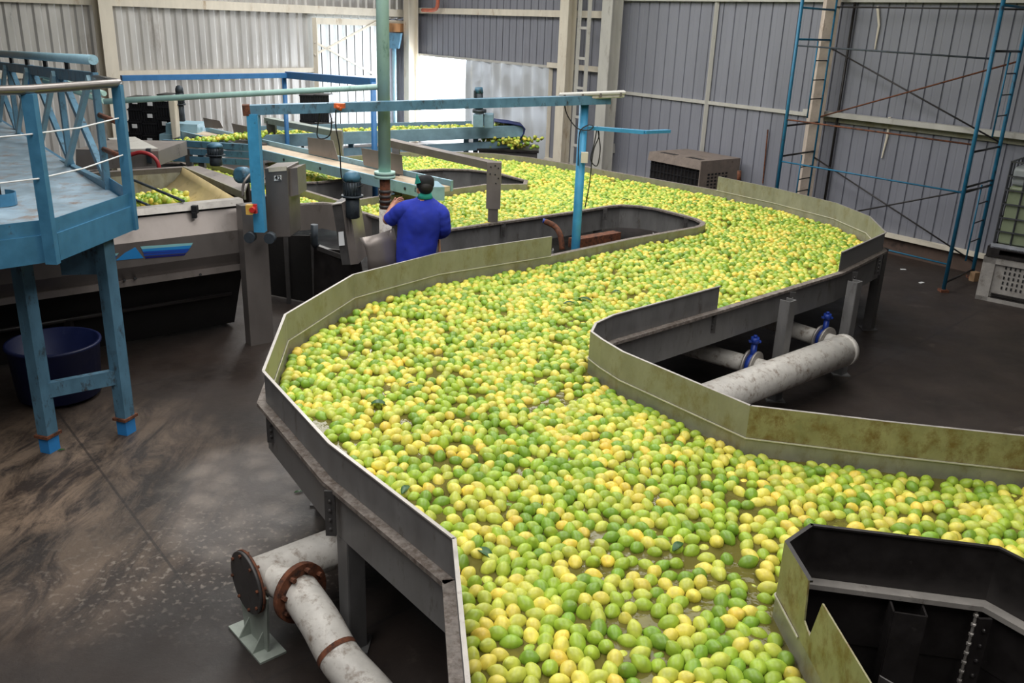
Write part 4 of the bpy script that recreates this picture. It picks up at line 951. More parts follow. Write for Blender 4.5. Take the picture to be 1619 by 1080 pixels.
guide(((486, 217), (526, 222), (535, 253), (488, 243)), [CY(487), CY(527), CY(534), CY(488)]); guide(((571, 234), (635, 245), (637, 277), (575, 261)), [CY(572), CY(636), CY(636), CY(575)])
guide(((321, 186), (347, 191), (353, 203), (324, 202)), [CY(321), CY(347), CY(353), CY(324)]); guide(((366, 195), (396, 201), (398, 222), (371, 215)), [CY(366), CY(396), CY(398), CY(371)])
hd = A(268, 214, zc); bm = B(); P_ = [D(262, 195, n1_.y), D(312, 197, n1_.y), D(312, 222, n1_.y), D(262, 216, n1_.y)]; hexa(bm, P_, [p+Vector((0, .5, 0)) for p in P_]); fin('head_box', bm, blue_l, cv)
P_ = [D(252, 212, n1_.y-.1), D(285, 214, n1_.y-.1), D(285, 228, n1_.y-.1), D(252, 226, n1_.y-.1)]; bm = B(); hexa(bm, P_, [p+Vector((0, .4, 0)) for p in P_]); fin('lower_box', bm, blue_l, cv)
P_ = [D(272, 221, n1_.y-.2), D(280, 218, n1_.y-.2), D(276, 158, n1_.y-.2), D(265, 158, n1_.y-.2)]; bm = B(); hexa(bm, P_, [p+Vector((.02, .12, 0)) for p in P_]); bevel(fin('chain_guard', bm, cream, cv, label='slim white upright chain cover'), .015)
def motor(px, py0, py1, Y, r, label, m=motor_b, down=True, fl=True):
    t_, b_3 = D(px, py0, Y), D(px, py1, Y); h = t_.z-b_3.z; o = thing('motor', label, 'motor', b_3)
    z = b_3.z; x, y = b_3.x, b_3.y
    bm = B(); lathe(bm, (x, y, z), [(r*.6, 0), (r*.85, .02*h), (r*.85, .42*h), (r*.55, .46*h)], 16); fin('gearbox', bm, motor_d, o)
    if fl: fin('flange', (lambda bm: lathe(bm, (x, y, z+.46*h), [(r*1.35, 0), (r*1.35, .04*h)], 20))(B()), motor_d, o)
    bm = B(); lathe(bm, (x, y, z+.5*h), [(r, 0), (r, .3*h)], 18)
    for k in range(18):
        a_ = k*2*math.pi/18; box(bm, (x+r*1.03*math.cos(a_), y+r*1.03*math.sin(a_), z+.65*h), (r*.16, .006, .27*h), a_)
    fin('housing', bm, motor_d if m is motor_b else m, o)
    fin('fan_cover', (lambda bm: lathe(bm, (x, y, z+.8*h), [(r*1.05, 0), (r*1.05, .1*h), (r*.8, .17*h), (r*.35, .2*h), (.001, .2*h)], 18))(B()), m, o)
    return o
motor(558, 271, 345, 8.05, .075, 'vertical motor with blue domed cap hanging beside the gantry cables left of the worker')
motor(288, 135, 192, n1_.y-.05, .06, 'dark upright motor at the far end of the light blue conveyor', motor_d)
motor(342, 226, 262, 10.6, .085, 'squat blue and grey motor under the light blue conveyor')
# horizontal motor beside the gantry post
hm = thing('gear_motor', 'round blue ended motor lying horizontally beside the left gantry post', 'motor', D(395, 285, 8.9))
c0, c1m = D(380, 277, 8.6), D(425, 277, 9.0)
dd = (c1m-c0).normalized(); 
fin('fan_cover', tube(B(), [c0-dd*.03, c0-dd*.015, c0+dd*.07], [.05, .078, .082], 18), motor_b, hm); fin('housing', tube(B(), [c0+dd*.07, c0+dd*.24], .075, 18), motor_d, hm)
fin('conduit', tube(B(), curve_pts([D(399, 272, 8.3), D(388, 285, 8.2), D(384, 296, 8.2), D(384, 310, 8.2)], 5), .012, 8), steel_m, hm)
# ------------------------------------------------------------------ grey bridging frames
def bridge(label, L0, R0, rpost_px, lleg, base_y, sleeve=None):
    o = thing('steel_bridge', label, 'frame', V3(R0, ZL))
    return o
gpb = A(779, 351, ZL)+Vector((0, .03, 0)); ztp = ZP(gpb, 256)
g2 = thing('steel_bridge', 'grey steel beam on a stout square post on the flume wall beside the worker', 'frame', gpb)
pw = .11
fin('post', (lambda bm: beam(bm, V3(gpb, ZP(gpb, 329)), V3(gpb, ztp), .155, .12, up=(0, 1, 0)))(B()), steel_m, g2)
fin('sleeve', (lambda bm: beam(bm, V3(gpb, ZL), V3(gpb, ZP(gpb, 329)), .11, .1, up=(0, 1, 0)))(B()), steel_m2, g2)
lp = A(614, 225, ztp-.04); rp_ = V3(gpb, ztp-.045)
fin('beam', (lambda bm: beam(bm, lp, rp_, .13, .085))(B()), steel_m, g2)
fin('left_leg', (lambda bm: beam(bm, V3(A(626, 226, ztp-.04), ZL), A(626, 226, ztp-.08), .09, .09, up=(0, 1, 0)))(B()), steel_d, g2)
bm = B()
for (x, y) in ((783, 262), (788, 266), (783, 276), (788, 282), (784, 290), (776, 264), (775, 275)): 
    c_ = IP(x, y, gpb+Vector((0, -.062, 0)), Vector((0, 1, 0))); tube(bm, [c_, c_+Vector((0, -.006, 0))], .008, 8)
fin('bolt', bm, rubber, g2)
g1b = l(533, 252)+Vector((0, .04, 0)); zt1 = ZP(g1b, 206)
g1 = thing('steel_bridge', 'smaller grey steel beam on legs behind the conveyor left of the pole', 'frame', g1b)
fin('post', (lambda bm: beam(bm, V3(g1b, ZL), V3(g1b, zt1), .17, .13, up=(0, 1, 0)))(B()), steel_m, g1)
lp = A(424, 190, zt1-.04); fin('beam', (lambda bm: beam(bm, lp, V3(g1b, zt1-.045), .15, .09))(B()), paint('pale_green_grey_steel', (150, 160, 154), .5, .2), g1)
fin('left_leg', (lambda bm: beam(bm, V3(lp+cdv*-.1, ZL), lp+cdv*-.1, .14, .12, up=(0, 1, 0)))(B()), steel_d, g1)
# ------------------------------------------------------------------ far sorting conveyors
sv = thing('sorting_conveyor', 'long grey blue roller conveyor carrying lemons in front of the bright doorway', 'conveyor', V3(D(700, 215, 15.6), 0))
zs = 1.2
sa, sb_ = A(405, 222, zs), A(826, 209, zs); sa.y = max(sa.y, 14.3); sa = D(405, 222, 14.6); sb_ = D(826, 207, 16.3)
sd_ = (sb_-sa).normalized(); sn = Vector((-sd_.y, sd_.x, 0)).normalized()
fin('front_rail', (lambda bm: beam(bm, sa+Vector((0, 0, -.02)), sb_, .06, .2))(B()), blue_d if False else paint('grey_blue_paint', (118, 148, 164), .45, .05, (90, 100, 108), .2), sv)
gb = MATS['grey_blue_paint']
fin('lower_rail', (lambda bm: beam(bm, sa+Vector((0, .05, -.26)), sb_+Vector((0, .05, -.24)), .06, .14))(B()), gb, sv)
fin('back_rail', (lambda bm: beam(bm, D(400, 206, 15.6), D(745, 197, 17.0), .05, .14))(B()), gb, sv)
b4 = [sa+Vector((0, .03, -.02)), sb_+Vector((0, .03, -.02)), sb_+sn*.75+Vector((0, 0, -.02)), sa+sn*.9+Vector((0, 0, -.02))]
fin('belt', hexa(B(), [p-Vector((0, 0, .05)) for p in b4], b4), steel_d, sv)
for px in (498+0, 555, 622, 737, 752): 
    q = D(px, 225, 15.2+(px-500)*.004); fin('leg', (lambda bm: beam(bm, V3(q, 0), V3(q, 1.15), .09, .08, up=(0, 1, 0)))(B()), gb, sv)
rv = []
for _ in range(620):
    s, t = rng.random(), rng.random(); p = sa.lerp(sb_, s)+sn*(.08+t*.6); rv.append((p.x, p.y, p.z+.03+.03*rng.random()))
lemon_heap('conveyor_lemons', rv, 'lemons riding on the far roller conveyor before the bright doorway')
tpz = [D(782, 191, 16.2), D(806, 194, 16.2), D(826, 198, 16.2), D(831, 204, 16.2), D(829, 212, 16.2), D(822, 222, 16.2)]
bm = B(); pr = [(0, .0), (.15, .03), (.5, .02), (.8, -.03)]; rows = []
for p, q_ in zip(tpz, (.25, .3, .32, .3, .24, .15)): rows.append([bm.verts.new(p+Vector((-.02*k, .22*k, -.03*(k % 2)))) for k in range(4)])
for a_, c_ in zip(rows, rows[1:]):
    for k in range(3): bm.faces.new((a_[k], a_[k+1], c_[k+1], c_[k])).smooth = True
o = fin('tarpaulin', bm, tarp); o.modifiers.new('s', 'SOLIDIFY').thickness = .02; tag(o, 'navy tarpaulin draped over the right end of the far roller conveyor', 'tarpaulin')
mt = thing('drive_unit', 'grey drive motor and gearbox standing on the far conveyor against the doorway', 'motor', D(762, 203, 15.5))
def pbox(x0_, y0_, x1_, y1_, Y, dep, m, par, name): 
    P_ = [D(x0_, y1_, Y), D(x1_, y1_, Y), D(x1_, y0_, Y), D(x0_, y0_, Y)]; return bevel(fin(name, hexa(B(), P_, [p+Vector((0, dep, 0)) for p in P_]), m, par), .01)
pbox(748, 181, 764, 202, 15.5, .3, gb, mt, 'gearbox'); pbox(765, 181, 780, 203, 15.6, .3, gb, mt, 'side_box')
mtc = D(757, 160, 15.6)
fin('housing', tube(B(), [D(757, 172, 15.6), D(757, 146, 15.6)], .075, 14), motor_d, mt); fin('fan_cover', tube(B(), [D(757, 147, 15.6), D(757, 138, 15.6)], [.08, .065], 14), motor_b, mt); pbox(749, 143, 752, 155, 15.5, .1, motor_d, mt, 'terminal_box')
fin('flange', tube(B(), [D(758, 173, 15.6), D(758, 178, 15.6)], .12, 14), motor_d, mt)
# discharge bin with fruit beyond the flume
db = thing('fruit_bin', 'dark box heaped with green fruit under the covered conveyor end', 'bin', V3(D(805, 250, 16.0), 0))
c_ = D(803, 240, 16.0); bm = B(); box(bm, (c_.x, c_.y+.4, .42), (1.05, .8, .84)); fin('box', bm, steel_d, db)
bm = B(); box(bm, (c_.x, c_.y+.4, .85), (1.1, .86, .04)); fin('rim', bm, blackst, db)
hb = [(c_.x+rng.normal(0, .22), c_.y+.35+rng.normal(0, .16), .86+max(0, .18-.35*abs(rng.normal(0, .3)))+rng.random()*.04) for _ in range(260)]
lemon_heap('bin_fruit', hb, 'green fruit heaped in the dark bin by the plastic curtain')
# lower blue frames left of G1, under conveyor
bf_ = thing('roller_table', 'dark blue roller table under the long conveyor with lemons on it', 'table', V3(D(330, 240, 12.6), 0))
for yy in (226, 238, 250): fin('rail', (lambda bm: beam(bm, D(258, yy-1, 12.4), D(412, yy+8, 12.0), .05, .08))(B()), blue_d, bf_)
for px in (298, 318, 405): q = D(px, 235, 12.3); fin('leg', (lambda bm: beam(bm, V3(q, 0), V3(q, q.z), .08, .08, up=(0, 1, 0)))(B()), steel_d, bf_)
rv = []
for _ in range(200):
    s = rng.random(); p = D(262, 234, 12.9).lerp(D(412, 219, 13.6), s); rv.append((p.x+rng.normal(0, .02), p.y+rng.random()*.5, p.z+.02+rng.random()*.04))
lemon_heap('table_lemons', rv, 'row of lemons on the roller table behind the long conveyor head')
fin('top', (lambda bm: beam(bm, D(255, 238, 13.15), D(415, 224, 13.85), .6, .03))(B()), steel_d, bf_)
# ------------------------------------------------------------------ wall of the bay, tilted chute and curved sheet
ch = thing('tilted_chute', 'tilted steel chute box with a white label standing by the flume inlet', 'chute', V3(D(540, 418, 8.3), .4))
P_ = [D(547, 418, 8.1), D(541, 418, 8.1), D(525, 323, 8.1), D(539, 319, 8.1)]
P_ = [D(541, 419, 8.1), D(560, 418, 8.1), D(542, 321, 8.1), D(525, 323, 8.1)]; fin('front', hexa(B(), P_, [p+Vector((.03, .35, 0)) for p in P_]), steel_d, ch)
P_ = [D(554, 419, 8.08), D(567, 417, 8.08), D(551, 316, 8.08), D(540, 321, 8.08)]; fin('side', hexa(B(), P_, [p+Vector((.03, .38, 0)) for p in P_]), steel_m, ch)
fin('top', plate(B(), [D(524, 323, 8.08), D(541, 316, 8.35), D(553, 313, 8.35), D(540, 321, 8.08)], .01), steel_l, ch)
fin('label', plate(B(), [D(536, 389, 8.085), D(545, 388, 8.085), D(543, 366, 8.085), D(535, 367, 8.085)], -.004), label_w, ch)
for k in (0, 5): fin('slot', plate(B(), [D(548+k, 366, 8.06), D(550+k, 366, 8.06), D(546+k, 332, 8.06), D(544+k, 332, 8.06)], .004), steel_m2, ch)
cs = thing('curved_sheet', 'curved bare steel sheet beside the worker with a scalloped edge', 'sheet', V3(D(600, 430, 7.9), .5))
bm = B(); L1 = [(568, 376), (577, 392), (581, 410), (582, 432)]; L2 = [(622, 361), (626, 378), (630, 400), (636, 432)]
rows = []
for i in range(4):
    a_, c_ = D(*L1[i], 7.75), D(*L2[i], 8.0); rows.append([bm.verts.new(a_.lerp(c_, t)+Vector((0, -.07*math.sin(t*math.pi), 0))) for t in np.linspace(0, 1, 9)])
for a_, c_ in zip(rows, rows[1:]):
    for k in range(8): bm.faces.new((a_[k], a_[k+1], c_[k+1], c_[k])).smooth = True
o = fin('sheet', bm, steel_m, cs); o.modifiers.new('s', 'SOLIDIFY').thickness = .006
pip = thing('drain_spout', 'short grey vertical drain pipe under the flume wall beside the tilted chute', 'pipe', V3(D(497, 385, 8.9), 0))
fin('pipe', tube(B(), [D(497, 355, 8.95), D(497, 385, 8.95), D(500, 389, 9.0)], .038, 12), motor_d, pip); fin('rail', (lambda bm: beam(bm, D(500, 390, 9.0), D(560, 412, 8.7), .05, .05))(B()), steel_d, pip)
dpn = thing('shade_sheets', 'dark sheets added beneath the flume inlet to stand in for shade', 'tank', V3(D(520, 440, 9.0), 0))  # dark sheets put where the space under the inlet is only shaded
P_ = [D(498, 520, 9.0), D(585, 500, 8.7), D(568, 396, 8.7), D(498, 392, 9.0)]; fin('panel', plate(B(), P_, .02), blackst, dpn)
P_ = [D(425, 560, 9.6), D(500, 550, 9.3), D(500, 372, 9.3), D(425, 372, 9.6)]; P_ = [V3(p, max(.02, p.z)) for p in P_]; fin('shade_panel', plate(B(), P_, .02), dark, dpn)
for px in (455, 497): q = D(px, 440, 9.3); fin('leg', (lambda bm: beam(bm, V3(q, 0), V3(q, .8), .04, .04, up=(0, 1, 0)))(B()), steel_d, dpn)
# apron under the bay wall rim with bolts
for q4 in (((459, 366), (510, 361), (510, 322), (459, 325)), ((510, 361), (534, 366), (532, 323), (510, 322)), ((560, 374), (600, 385), (598, 345), (556, 332))):
    fin('apron_plate', plate(B(), [V3(l(x, 0 or 320), 0) if False else D(x, y, 9.8) for x, y in q4], .01), steel_m, fl)
# rusty bits inside the inner island
ri = thing('rusty_trough', 'rusty channel lying under the flume inside the inner island', 'channel', V3(D(960, 380, 9.6), .3))
fin('channel', (lambda bm: beam(bm, D(905, 385, 9.1), D(975, 373, 9.6), .12, .1))(B()), rust, ri)
el = thing('rusty_elbow', 'rusty pipe bend with blue cap under the inner flume wall beside the blue post', 'pipe', D(880, 370, 9.2))
fin('bend', tube(B(), curve_pts([D(862, 350, 9.15), D(877, 358, 9.1), D(886, 372, 9.0), D(889, 395, 8.95)], 6), .03, 10), rust, el); fin('cap', tube(B(), [D(858, 349, 9.15), D(864, 350, 9.15)], .025, 8), valve_b, el)
# ------------------------------------------------------------------ crates
def crate(px, py, w, h, Y, label, group, plate_=True):
    o = thing('black_crate', label, 'crate', D(px, py, Y), group); sc_ = Y/F*1.06; W_, H_ = w*sc_, h*sc_
    c = D(px+w/2, py, Y); bm = B()
    W_ -= .008; box(bm, (c.x, c.y+.21, c.z+H_*.44), (W_*.95, .36, H_*.88)); box(bm, (c.x, c.y+.2, c.z+H_*.93), (W_, .4, H_*.1)); box(bm, (c.x, c.y+.2, c.z+H_*.1), (W_*.98, .39, H_*.12))
    for k in range(6): box(bm, (c.x-W_/2+W_*(k+.5)/6, c.y+.02, c.z+H_*.45), (.012, .03, H_*.8))
    fin('body', bm, crate_k, o)
    if plate_: fin('label', (lambda b_: box(b_, (c.x, c.y-.006, c.z+H_*.62), (W_*.32, .01, H_*.3)))(B()), label_w, o)
    return o
G_ = 'black crates stacked by the far left wall'; rowsn = ['bottom', 'second', 'third', 'top']
for ci_, (x0_, base) in enumerate(((203, 228), (227, 231), (250, 224))):
    for r in range(4):
        hh = 19; zz_ = base-r*hh
        crate(x0_, zz_+3, 23, hh-.4, 15.0, '%s crate of the %s black stack behind the platform post' % (rowsn[r], ['left', 'middle', 'right'][ci_]), G_, (r+ci_) % 2 == 1 or r == 3)
crate(474, 194, 23, 20, 16.5, 'lower left dark crate on the stack before the glowing door', 'crates before the glowing door', False); crate(497, 194, 23, 20, 16.5, 'lower right dark crate on the stack before the glowing door', 'crates before the glowing door', False)
crate(474, 172, 23, 20, 16.5, 'upper left dark crate on the stack before the glowing door', 'crates before the glowing door', False); crate(497, 172, 23, 20, 16.5, 'upper right dark crate on the stack before the glowing door', 'crates before the glowing door', False)
st_ = thing('crate_stand', 'low steel stand that carries the dark crates before the glowing door', 'stand', V3(D(497, 200, 16.6), 0))
c_ = D(497, 195, 16.7); bm = B(); box(bm, (c_.x, c_.y+.2, c_.z-.03), (.62, .5, .05)); fin('top', bm, steel_d, st_)
for dx in (-.28, .28): fin('leg', (lambda b_: box(b_, (c_.x+dx, c_.y+.2, (c_.z-.05)/2), (.05, .05, c_.z-.05)))(B()), steel_d, st_)
# big slatted bin against the right wall
wb = thing('slatted_bin', 'grey brown slatted fruit bin lying on its side by the blue grey wall', 'bin', V3(D(1080, 290, 14.2), 0))
e1_ = D1*1.0; e2_ = N1*1.0
bA = D(1027, 240, 15.3); bB = IP(1108, 250, bA, N1); wB = (bB-bA).length; hB = .95; zt_ = bA.z
def WB(a, d_, z): return V3(bA+D1*a+N1*d_, z)
dB = .95
fin('body', (lambda bm: [hexa(bm, [WB(0, .06, zt_-1.15), WB(wB, .06, zt_-1.15), WB(wB, dB, zt_-1.15), WB(0, dB, zt_-1.15)], [WB(0, .06, zt_-.1), WB(wB, .06, zt_-.1), WB(wB, dB, zt_-.1), WB(0, dB, zt_-.1)])][0])(B()), blackst, wb)
bm = B(); hexa(bm, [WB(-.03, 0, zt_-.14), WB(wB, 0, zt_-.14), WB(wB, dB, zt_-.14), WB(-.03, dB, zt_-.14)], [WB(-.03, .03, zt_), WB(wB, .03, zt_), WB(wB, dB, zt_), WB(-.03, dB, zt_)]); fin('lid_rim', bm, binm, wb)
bm = B()
for k in range(15): beam(bm, WB(.02+(wB-.05)*k/14, .045, zt_-1.15), WB(.02+(wB-.05)*k/14, .045, zt_-.14), .014, .014, up=(0, 1, 0))
for k in range(9): beam(bm, WB(0, .05, zt_-.2-k*.11), WB(wB, .05, zt_-.2-k*.11), .012, .012)
fin('grille', bm, crate_k, wb, label='dark mesh grille front')
bm = B(); hexa(bm, [WB(wB, 0, zt_-1.15), WB(wB+.02, 0, zt_-1.15), WB(wB+.02, dB, zt_-1.15), WB(wB, dB, zt_-1.15)], [WB(wB, 0, zt_), WB(wB+.02, 0, zt_), WB(wB+.02, dB, zt_), WB(wB, dB, zt_)])
for i in range(6):
    for j in range(8):
        p = WB(wB+.022, .18+i*.085, zt_-.24-j*.055); hexa(bm, [p, p+N1*.05, p+N1*.05+D1*.003, p+D1*.003], [p+Vector((0, 0, .03)), p+N1*.05+Vector((0, 0, .03)), p+N1*.05+D1*.003+Vector((0, 0, .03)), p+D1*.003+Vector((0, 0, .03))], 1)
fin('end_panel', bm, None, wb, mats=[binm, rubber])
for k in range(2):
    bm = B()
    for j in range(5): p = WB(.15+k*.5*wB+j*.07, .1, zt_); hexa(bm, [p, p+D1*.045, p+D1*.045+N1*.12, p+N1*.12], [q_+Vector((0, 0, .003)) for q_ in (p, p+D1*.045, p+D1*.045+N1*.12, p+N1*.12)])
    fin('hand_slots', bm, rubber, wb)
tag(fin('rusty_stake', tube(B(), [D(1168, 290, 12.9), D(1169, 270, 12.9)], .03, 8), rust), 'stub of rusty pipe sticking up behind the far guard plate', 'pipe')
tag(fin('wall_socket', (lambda bm: [beam(bm, w1(968, 227, .04), w1(968, 242, .04), .12, .06, up=(D1.x, D1.y, 0)), tube(bm, [w1(966, 242, .03), w1(963, 262, .03)], .015, 8), tube(bm, [w1(969, 183, .03), w1(968, 228, .03)], .012, 8)][0])(B()), cream_d), 'white electrical box with conduits on the wall column right of the lace column', 'socket')
# ------------------------------------------------------------------ scaffold
sN, sR = A(1491, 461, 0), A(1535, 440, 0)
fr = (sR-sN).normalized(); sR = sN+fr*1.0
tt = IP(1241, 205, sN, N1); sNL = V3(tt, 0); tt = IP(1297, 205, sR, N1); sRL = V3(tt, 0)
sRL = sNL+(sR-sN)
sf = thing('scaffold_tower', 'blue tubular scaffold tower with crossed rusty braces against the right wall', 'scaffold', sN)
for p in (sN, sR, sNL, sRL):
    fin('post', tube(B(), [V3(p, .03), V3(p, 3.95)], .024, 10), blue_t, sf); fin('foot', (lambda bm: box(bm, (p.x, p.y, .015), (.1, .1, .03)))(B()), rust, sf)
def fry(a, c, ys, par=sf):
    for y in ys:
        z = ZP(a, y); fin('crossbar', tube(B(), [V3(a, z), V3(c, z)], .014, 8), blackst if y % 2 else blue_t, par)
fry(sN, sR, (447, 305, 297, 241, 81, 8)); fry(sNL, sRL, (247, 199, 62, 12))
for (a, c, ys) in ((sN, sR, [(82, 222), (300, 425)]), (sNL, sRL, [(64, 190), (250, 330)])):
    m_ = a.lerp(c, .62)
    for y0_, y1_ in ys:
        z0_, z1_ = ZP(a, y1_), ZP(a, y0_); fin('ladder_rail', tube(B(), [V3(m_, z0_), V3(m_, z1_)], .011, 8), blue_t, sf)
        for k in range(1, 4): z_ = z0_+(z1_-z0_)*k/4; fin('rung', tube(B(), [V3(m_, z_), V3(c, z_)], .009, 6), blackst, sf)
for (yl, yr, m) in ((72, 93, motor_d), (189, 229, rust), (255, 305, blue_t)): fin('ledger', tube(B(), [V3(sNL, ZP(sNL, yl)), V3(sN, ZP(sN, yr))], .011, 8), m, sf)
fin('ledger', tube(B(), [V3(sNL, .35), V3(sN, .35)], .011, 8), blue_t, sf)
for (yl, yr, m) in ((75, 226, blackst), (185, 97, rust), (248, 415, blackst), (350, 294, blackst), (11, 15, blackst)): fin('cross_brace', tube(B(), [V3(sRL, ZP(sRL, yl)), V3(sR, ZP(sR, yr))], .011, 8), m, sf)
# ------------------------------------------------------------------ IBC on a white bin
bn = thing('plastic_pallet_bin', 'dirty white slotted plastic pallet bin on the floor at the right edge', 'bin', A(1541, 472, 0))
u1 = (A(1619, 488, 0)-A(1541, 472, 0)).normalized(); u2 = Vector((-u1.y, u1.x, 0)); o0 = A(1541, 472, 0)
def BB(a, d_, z): return V3(o0+u1*a+u2*d_, z)
hb_ = ZP(o0, 402+0); hb_ = max(.5, min(.62, ZP(BB(0, 0, 0), 404)))
w_, d_ = 1.1, .95
def bslab(bm, a0, a1_, d0, d1, z0, z1): return hexa(bm, [BB(a0, d0, z0), BB(a1_, d0, z0), BB(a1_, d1, z0), BB(a0, d1, z0)], [BB(a0, d0, z1), BB(a1_, d0, z1), BB(a1_, d1, z1), BB(a0, d1, z1)])
bodyb = B(); bslab(bodyb, .04, w_-.04, .03, d_-.03, .06, hb_-.02)
bm = B(); bslab(bm, 0, .14, 0, .12, 0, hb_); bslab(bm, w_-.14, w_, 0, .12, 0, hb_); bslab(bm, 0, w_, 0, .1, hb_-.08, hb_); bslab(bm, 0, w_, 0, .1, .0, .05); bslab(bm, 0, .12, d_-.12, d_, 0, hb_); bslab(bm, 0, .1, 0, d_, hb_-.06, hb_); fin('frame', bm, binw, bn)
n_f = len(bodyb.faces)
for i in range(5):
    for j in range(10): bslab(bodyb, .25+j*.052, .268+j*.052, .024, .031, .17+i*.062, .205+i*.062)
bodyb.faces.ensure_lookup_table()
for f_ in list(bodyb.faces)[n_f:]: f_.material_index = 1
fin('body', bodyb, None, bn, mats=[binw, rubber])
bm = B()
for k in range(3): bslab(bm, .16, w_-.16, -.002, .02, .055+k*.022, .065+k*.022)
fin('foot_slats', bm, blackst, bn)
pa = thing('pallet', 'dark pallet between the liquid tank and the white bin', 'pallet', BB(.05, 0, hb_))
bm = B(); bslab(bm, .02, w_+.1, -.02, d_, hb_+.005, hb_+.04); bslab(bm, .02, w_+.1, -.02, d_, hb_+.10, hb_+.13)
for k in range(3): bslab(bm, .02+k*.48, .16+k*.48, -.02, d_, hb_+.04, hb_+.10)
fin('boards', bm, blackst, pa)
ib = thing('liquid_tank', 'caged translucent bulk liquid tank with green liquid at the right edge', 'tank', BB(.05, 0, hb_+.13))
zi = hb_+.135; a0 = .07
bm = B(); bslab(bm, a0+.03, a0+1.0, .03, .85, zi+.03, zi+.72); bevel(fin('bottle', bm, ibc_m, ib, label='greenish liquid level behind the cage'), .03, 3)
bm = B(); bslab(bm, a0+.03, a0+1.0, .03, .85, zi+.72, zi+.95); bevel(fin('bottle_top', bm, ibc_w, ib), .05, 3)
bm = B()
for k in range(7): beam(bm, BB(a0+.01+k*.17, .01, zi), BB(a0+.01+k*.17, .01, zi+1.0), .016, .016, up=(0, 1, 0))
for k in range(7): beam(bm, BB(a0, .0, zi+.02+k*.163), BB(a0+1.05, .0, zi+.02+k*.163), .016, .016); beam(bm, BB(a0, .0, zi+.02+k*.163), BB(a0, .88, zi+.02+k*.163), .016, .016)
for k in range(6): beam(bm, BB(a0, .01+k*.17, zi), BB(a0, .01+k*.17, zi+1.0), .016, .016, up=(0, 1, 0))
fin('cage', bm, cage, ib)
bm = B(); bslab(bm, a0-.02, a0+1.06, -.02, .03, zi-.02, zi+.03); fin('base_rail', bm, paint('pale_metal', (176, 180, 188), .4, .3), ib)
tag(fin('cardboard_scrap', (lambda bm: box(bm, A(1541, 437, .06), (.1, .08, .12), .4))(B()), paint('cardboard', (140, 112, 84), .8)), 'crumpled tan scrap on the floor between scaffold and white bin', 'scrap')
for k, (x, y) in enumerate(((1428, 426), (1457, 447), (1398, 415))): 
    tag(fin('paper_scrap', (lambda bm: box(bm, A(x, y, .006), (.07, .04, .006), .5*k))(B()), label_w), 'small white paper scrap on the dark floor, %s of three' % ('middle', 'rightmost', 'leftmost')[k], 'scrap')
# ------------------------------------------------------------------ basin details, front right

# ------------------------------------------------------------------ notched plate and fittings of the front right basin
cdir = (cF-cut); cdir.z = 0; cdir.normalize(); cnn = Vector((cdir.y, -cdir.x, 0))*side
def CPt(s, z, o=0): return V3(cut+cdir*s+cnn*o, z)
tops = [(0, ZR), (.012, 1.0)]
s1_ = (A(1300, 1010, .99)-cut).dot(cdir); s2_ = (A(1315, 967, ZR)-cut).dot(cdir); 
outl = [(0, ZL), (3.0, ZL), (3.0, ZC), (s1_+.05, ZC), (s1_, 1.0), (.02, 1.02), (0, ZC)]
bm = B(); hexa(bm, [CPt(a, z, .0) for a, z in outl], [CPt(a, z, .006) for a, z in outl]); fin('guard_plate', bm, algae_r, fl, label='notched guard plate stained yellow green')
pz = A(1440, 968, ZL-.03)
bm = B(); q = A(1545, 966, ZL-.03)
chn = thing('bolted_edge', 'thin bright bolted plate edge running down inside the dark front right basin', 'plate edge', q)  # bolts along the leg plate's edge, built as beads on a rod
bm = B(); tube(bm, [q, V3(q, .25)], .006, 6)
for k in range(14):
    bmesh.ops.create_icosphere(bm, subdivisions=1, radius=.012, matrix=Matrix.Translation(V3(q, .88-k*.045)))
fin('bolt_row', bm, steel_l, chn)
bm = B(); b0 = A(1400, 1060, .7); 
sh = [A(1392, 1070, .95), A(1460, 1110, .95)]
bm = B(); hexa(bm, [V3(sh[0], .4), V3(sh[1], .4), V3(sh[1]+Vector((0, .01, 0)), .4), V3(sh[0]+Vector((0, .01, 0)), .4)], [V3(sh[0], .95), V3(sh[1], .95), V3(sh[1]+Vector((0, .01, 0)), .95), V3(sh[0]+Vector((0, .01, 0)), .95)])
fin('inner_plate', bm, steel_d, fl)
ip = [V3(pC[2], .1), V3(pC[1], .1)]
# closed outer skirt added to make the basin dark: sheet hanging from the flume floor down to the ground frame
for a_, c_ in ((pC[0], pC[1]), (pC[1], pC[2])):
    fin('shade_skirt', hexa(B(), [V3(a_, .12), V3(c_, .12), V3(c_+Vector((.004, .004, 0)), .12), V3(a_+Vector((.004, .004, 0)), .12)], [V3(a_, ZB), V3(c_, ZB), V3(c_+Vector((.004, .004, 0)), ZB), V3(a_+Vector((.004, .004, 0)), ZB)]), blackst, fl)
# ------------------------------------------------------------------ worker
Yw = 7.95
def Wp(px, py, dy=0): return D(px, py, Yw+dy)
man = thing('person', 'person in royal blue top and black cap, back turned, hand raised to the pole', 'person', V3(Wp(660, 400), 0))
hip = Wp(658, 418); hip.z = .92
J = {}; E_ = []; R_ = []
def jn(n, p, r, par=None):
    J[n] = len(J); R_.append((Vector(p), r)); 
    if par: E_.append((J[par], J[n]))
jn('pelvis', hip, (.12, .1)); jn('waist', V3(Wp(660, 385), 1.08), (.12, .095), 'pelvis'); jn('chest', Wp(666, 345), (.14, .1), 'waist'); jn('upper', Wp(670, 330), (.07, .065), 'chest')
jn('neck', Wp(672, 312), .05, 'upper'); jn('skull', Wp(671, 300, .01), (.062, .075), 'neck'); jn('crown', Wp(671, 289, .01), (.058, .07), 'skull')
jn('nose', Wp(661, 299, .075), .014, 'skull')
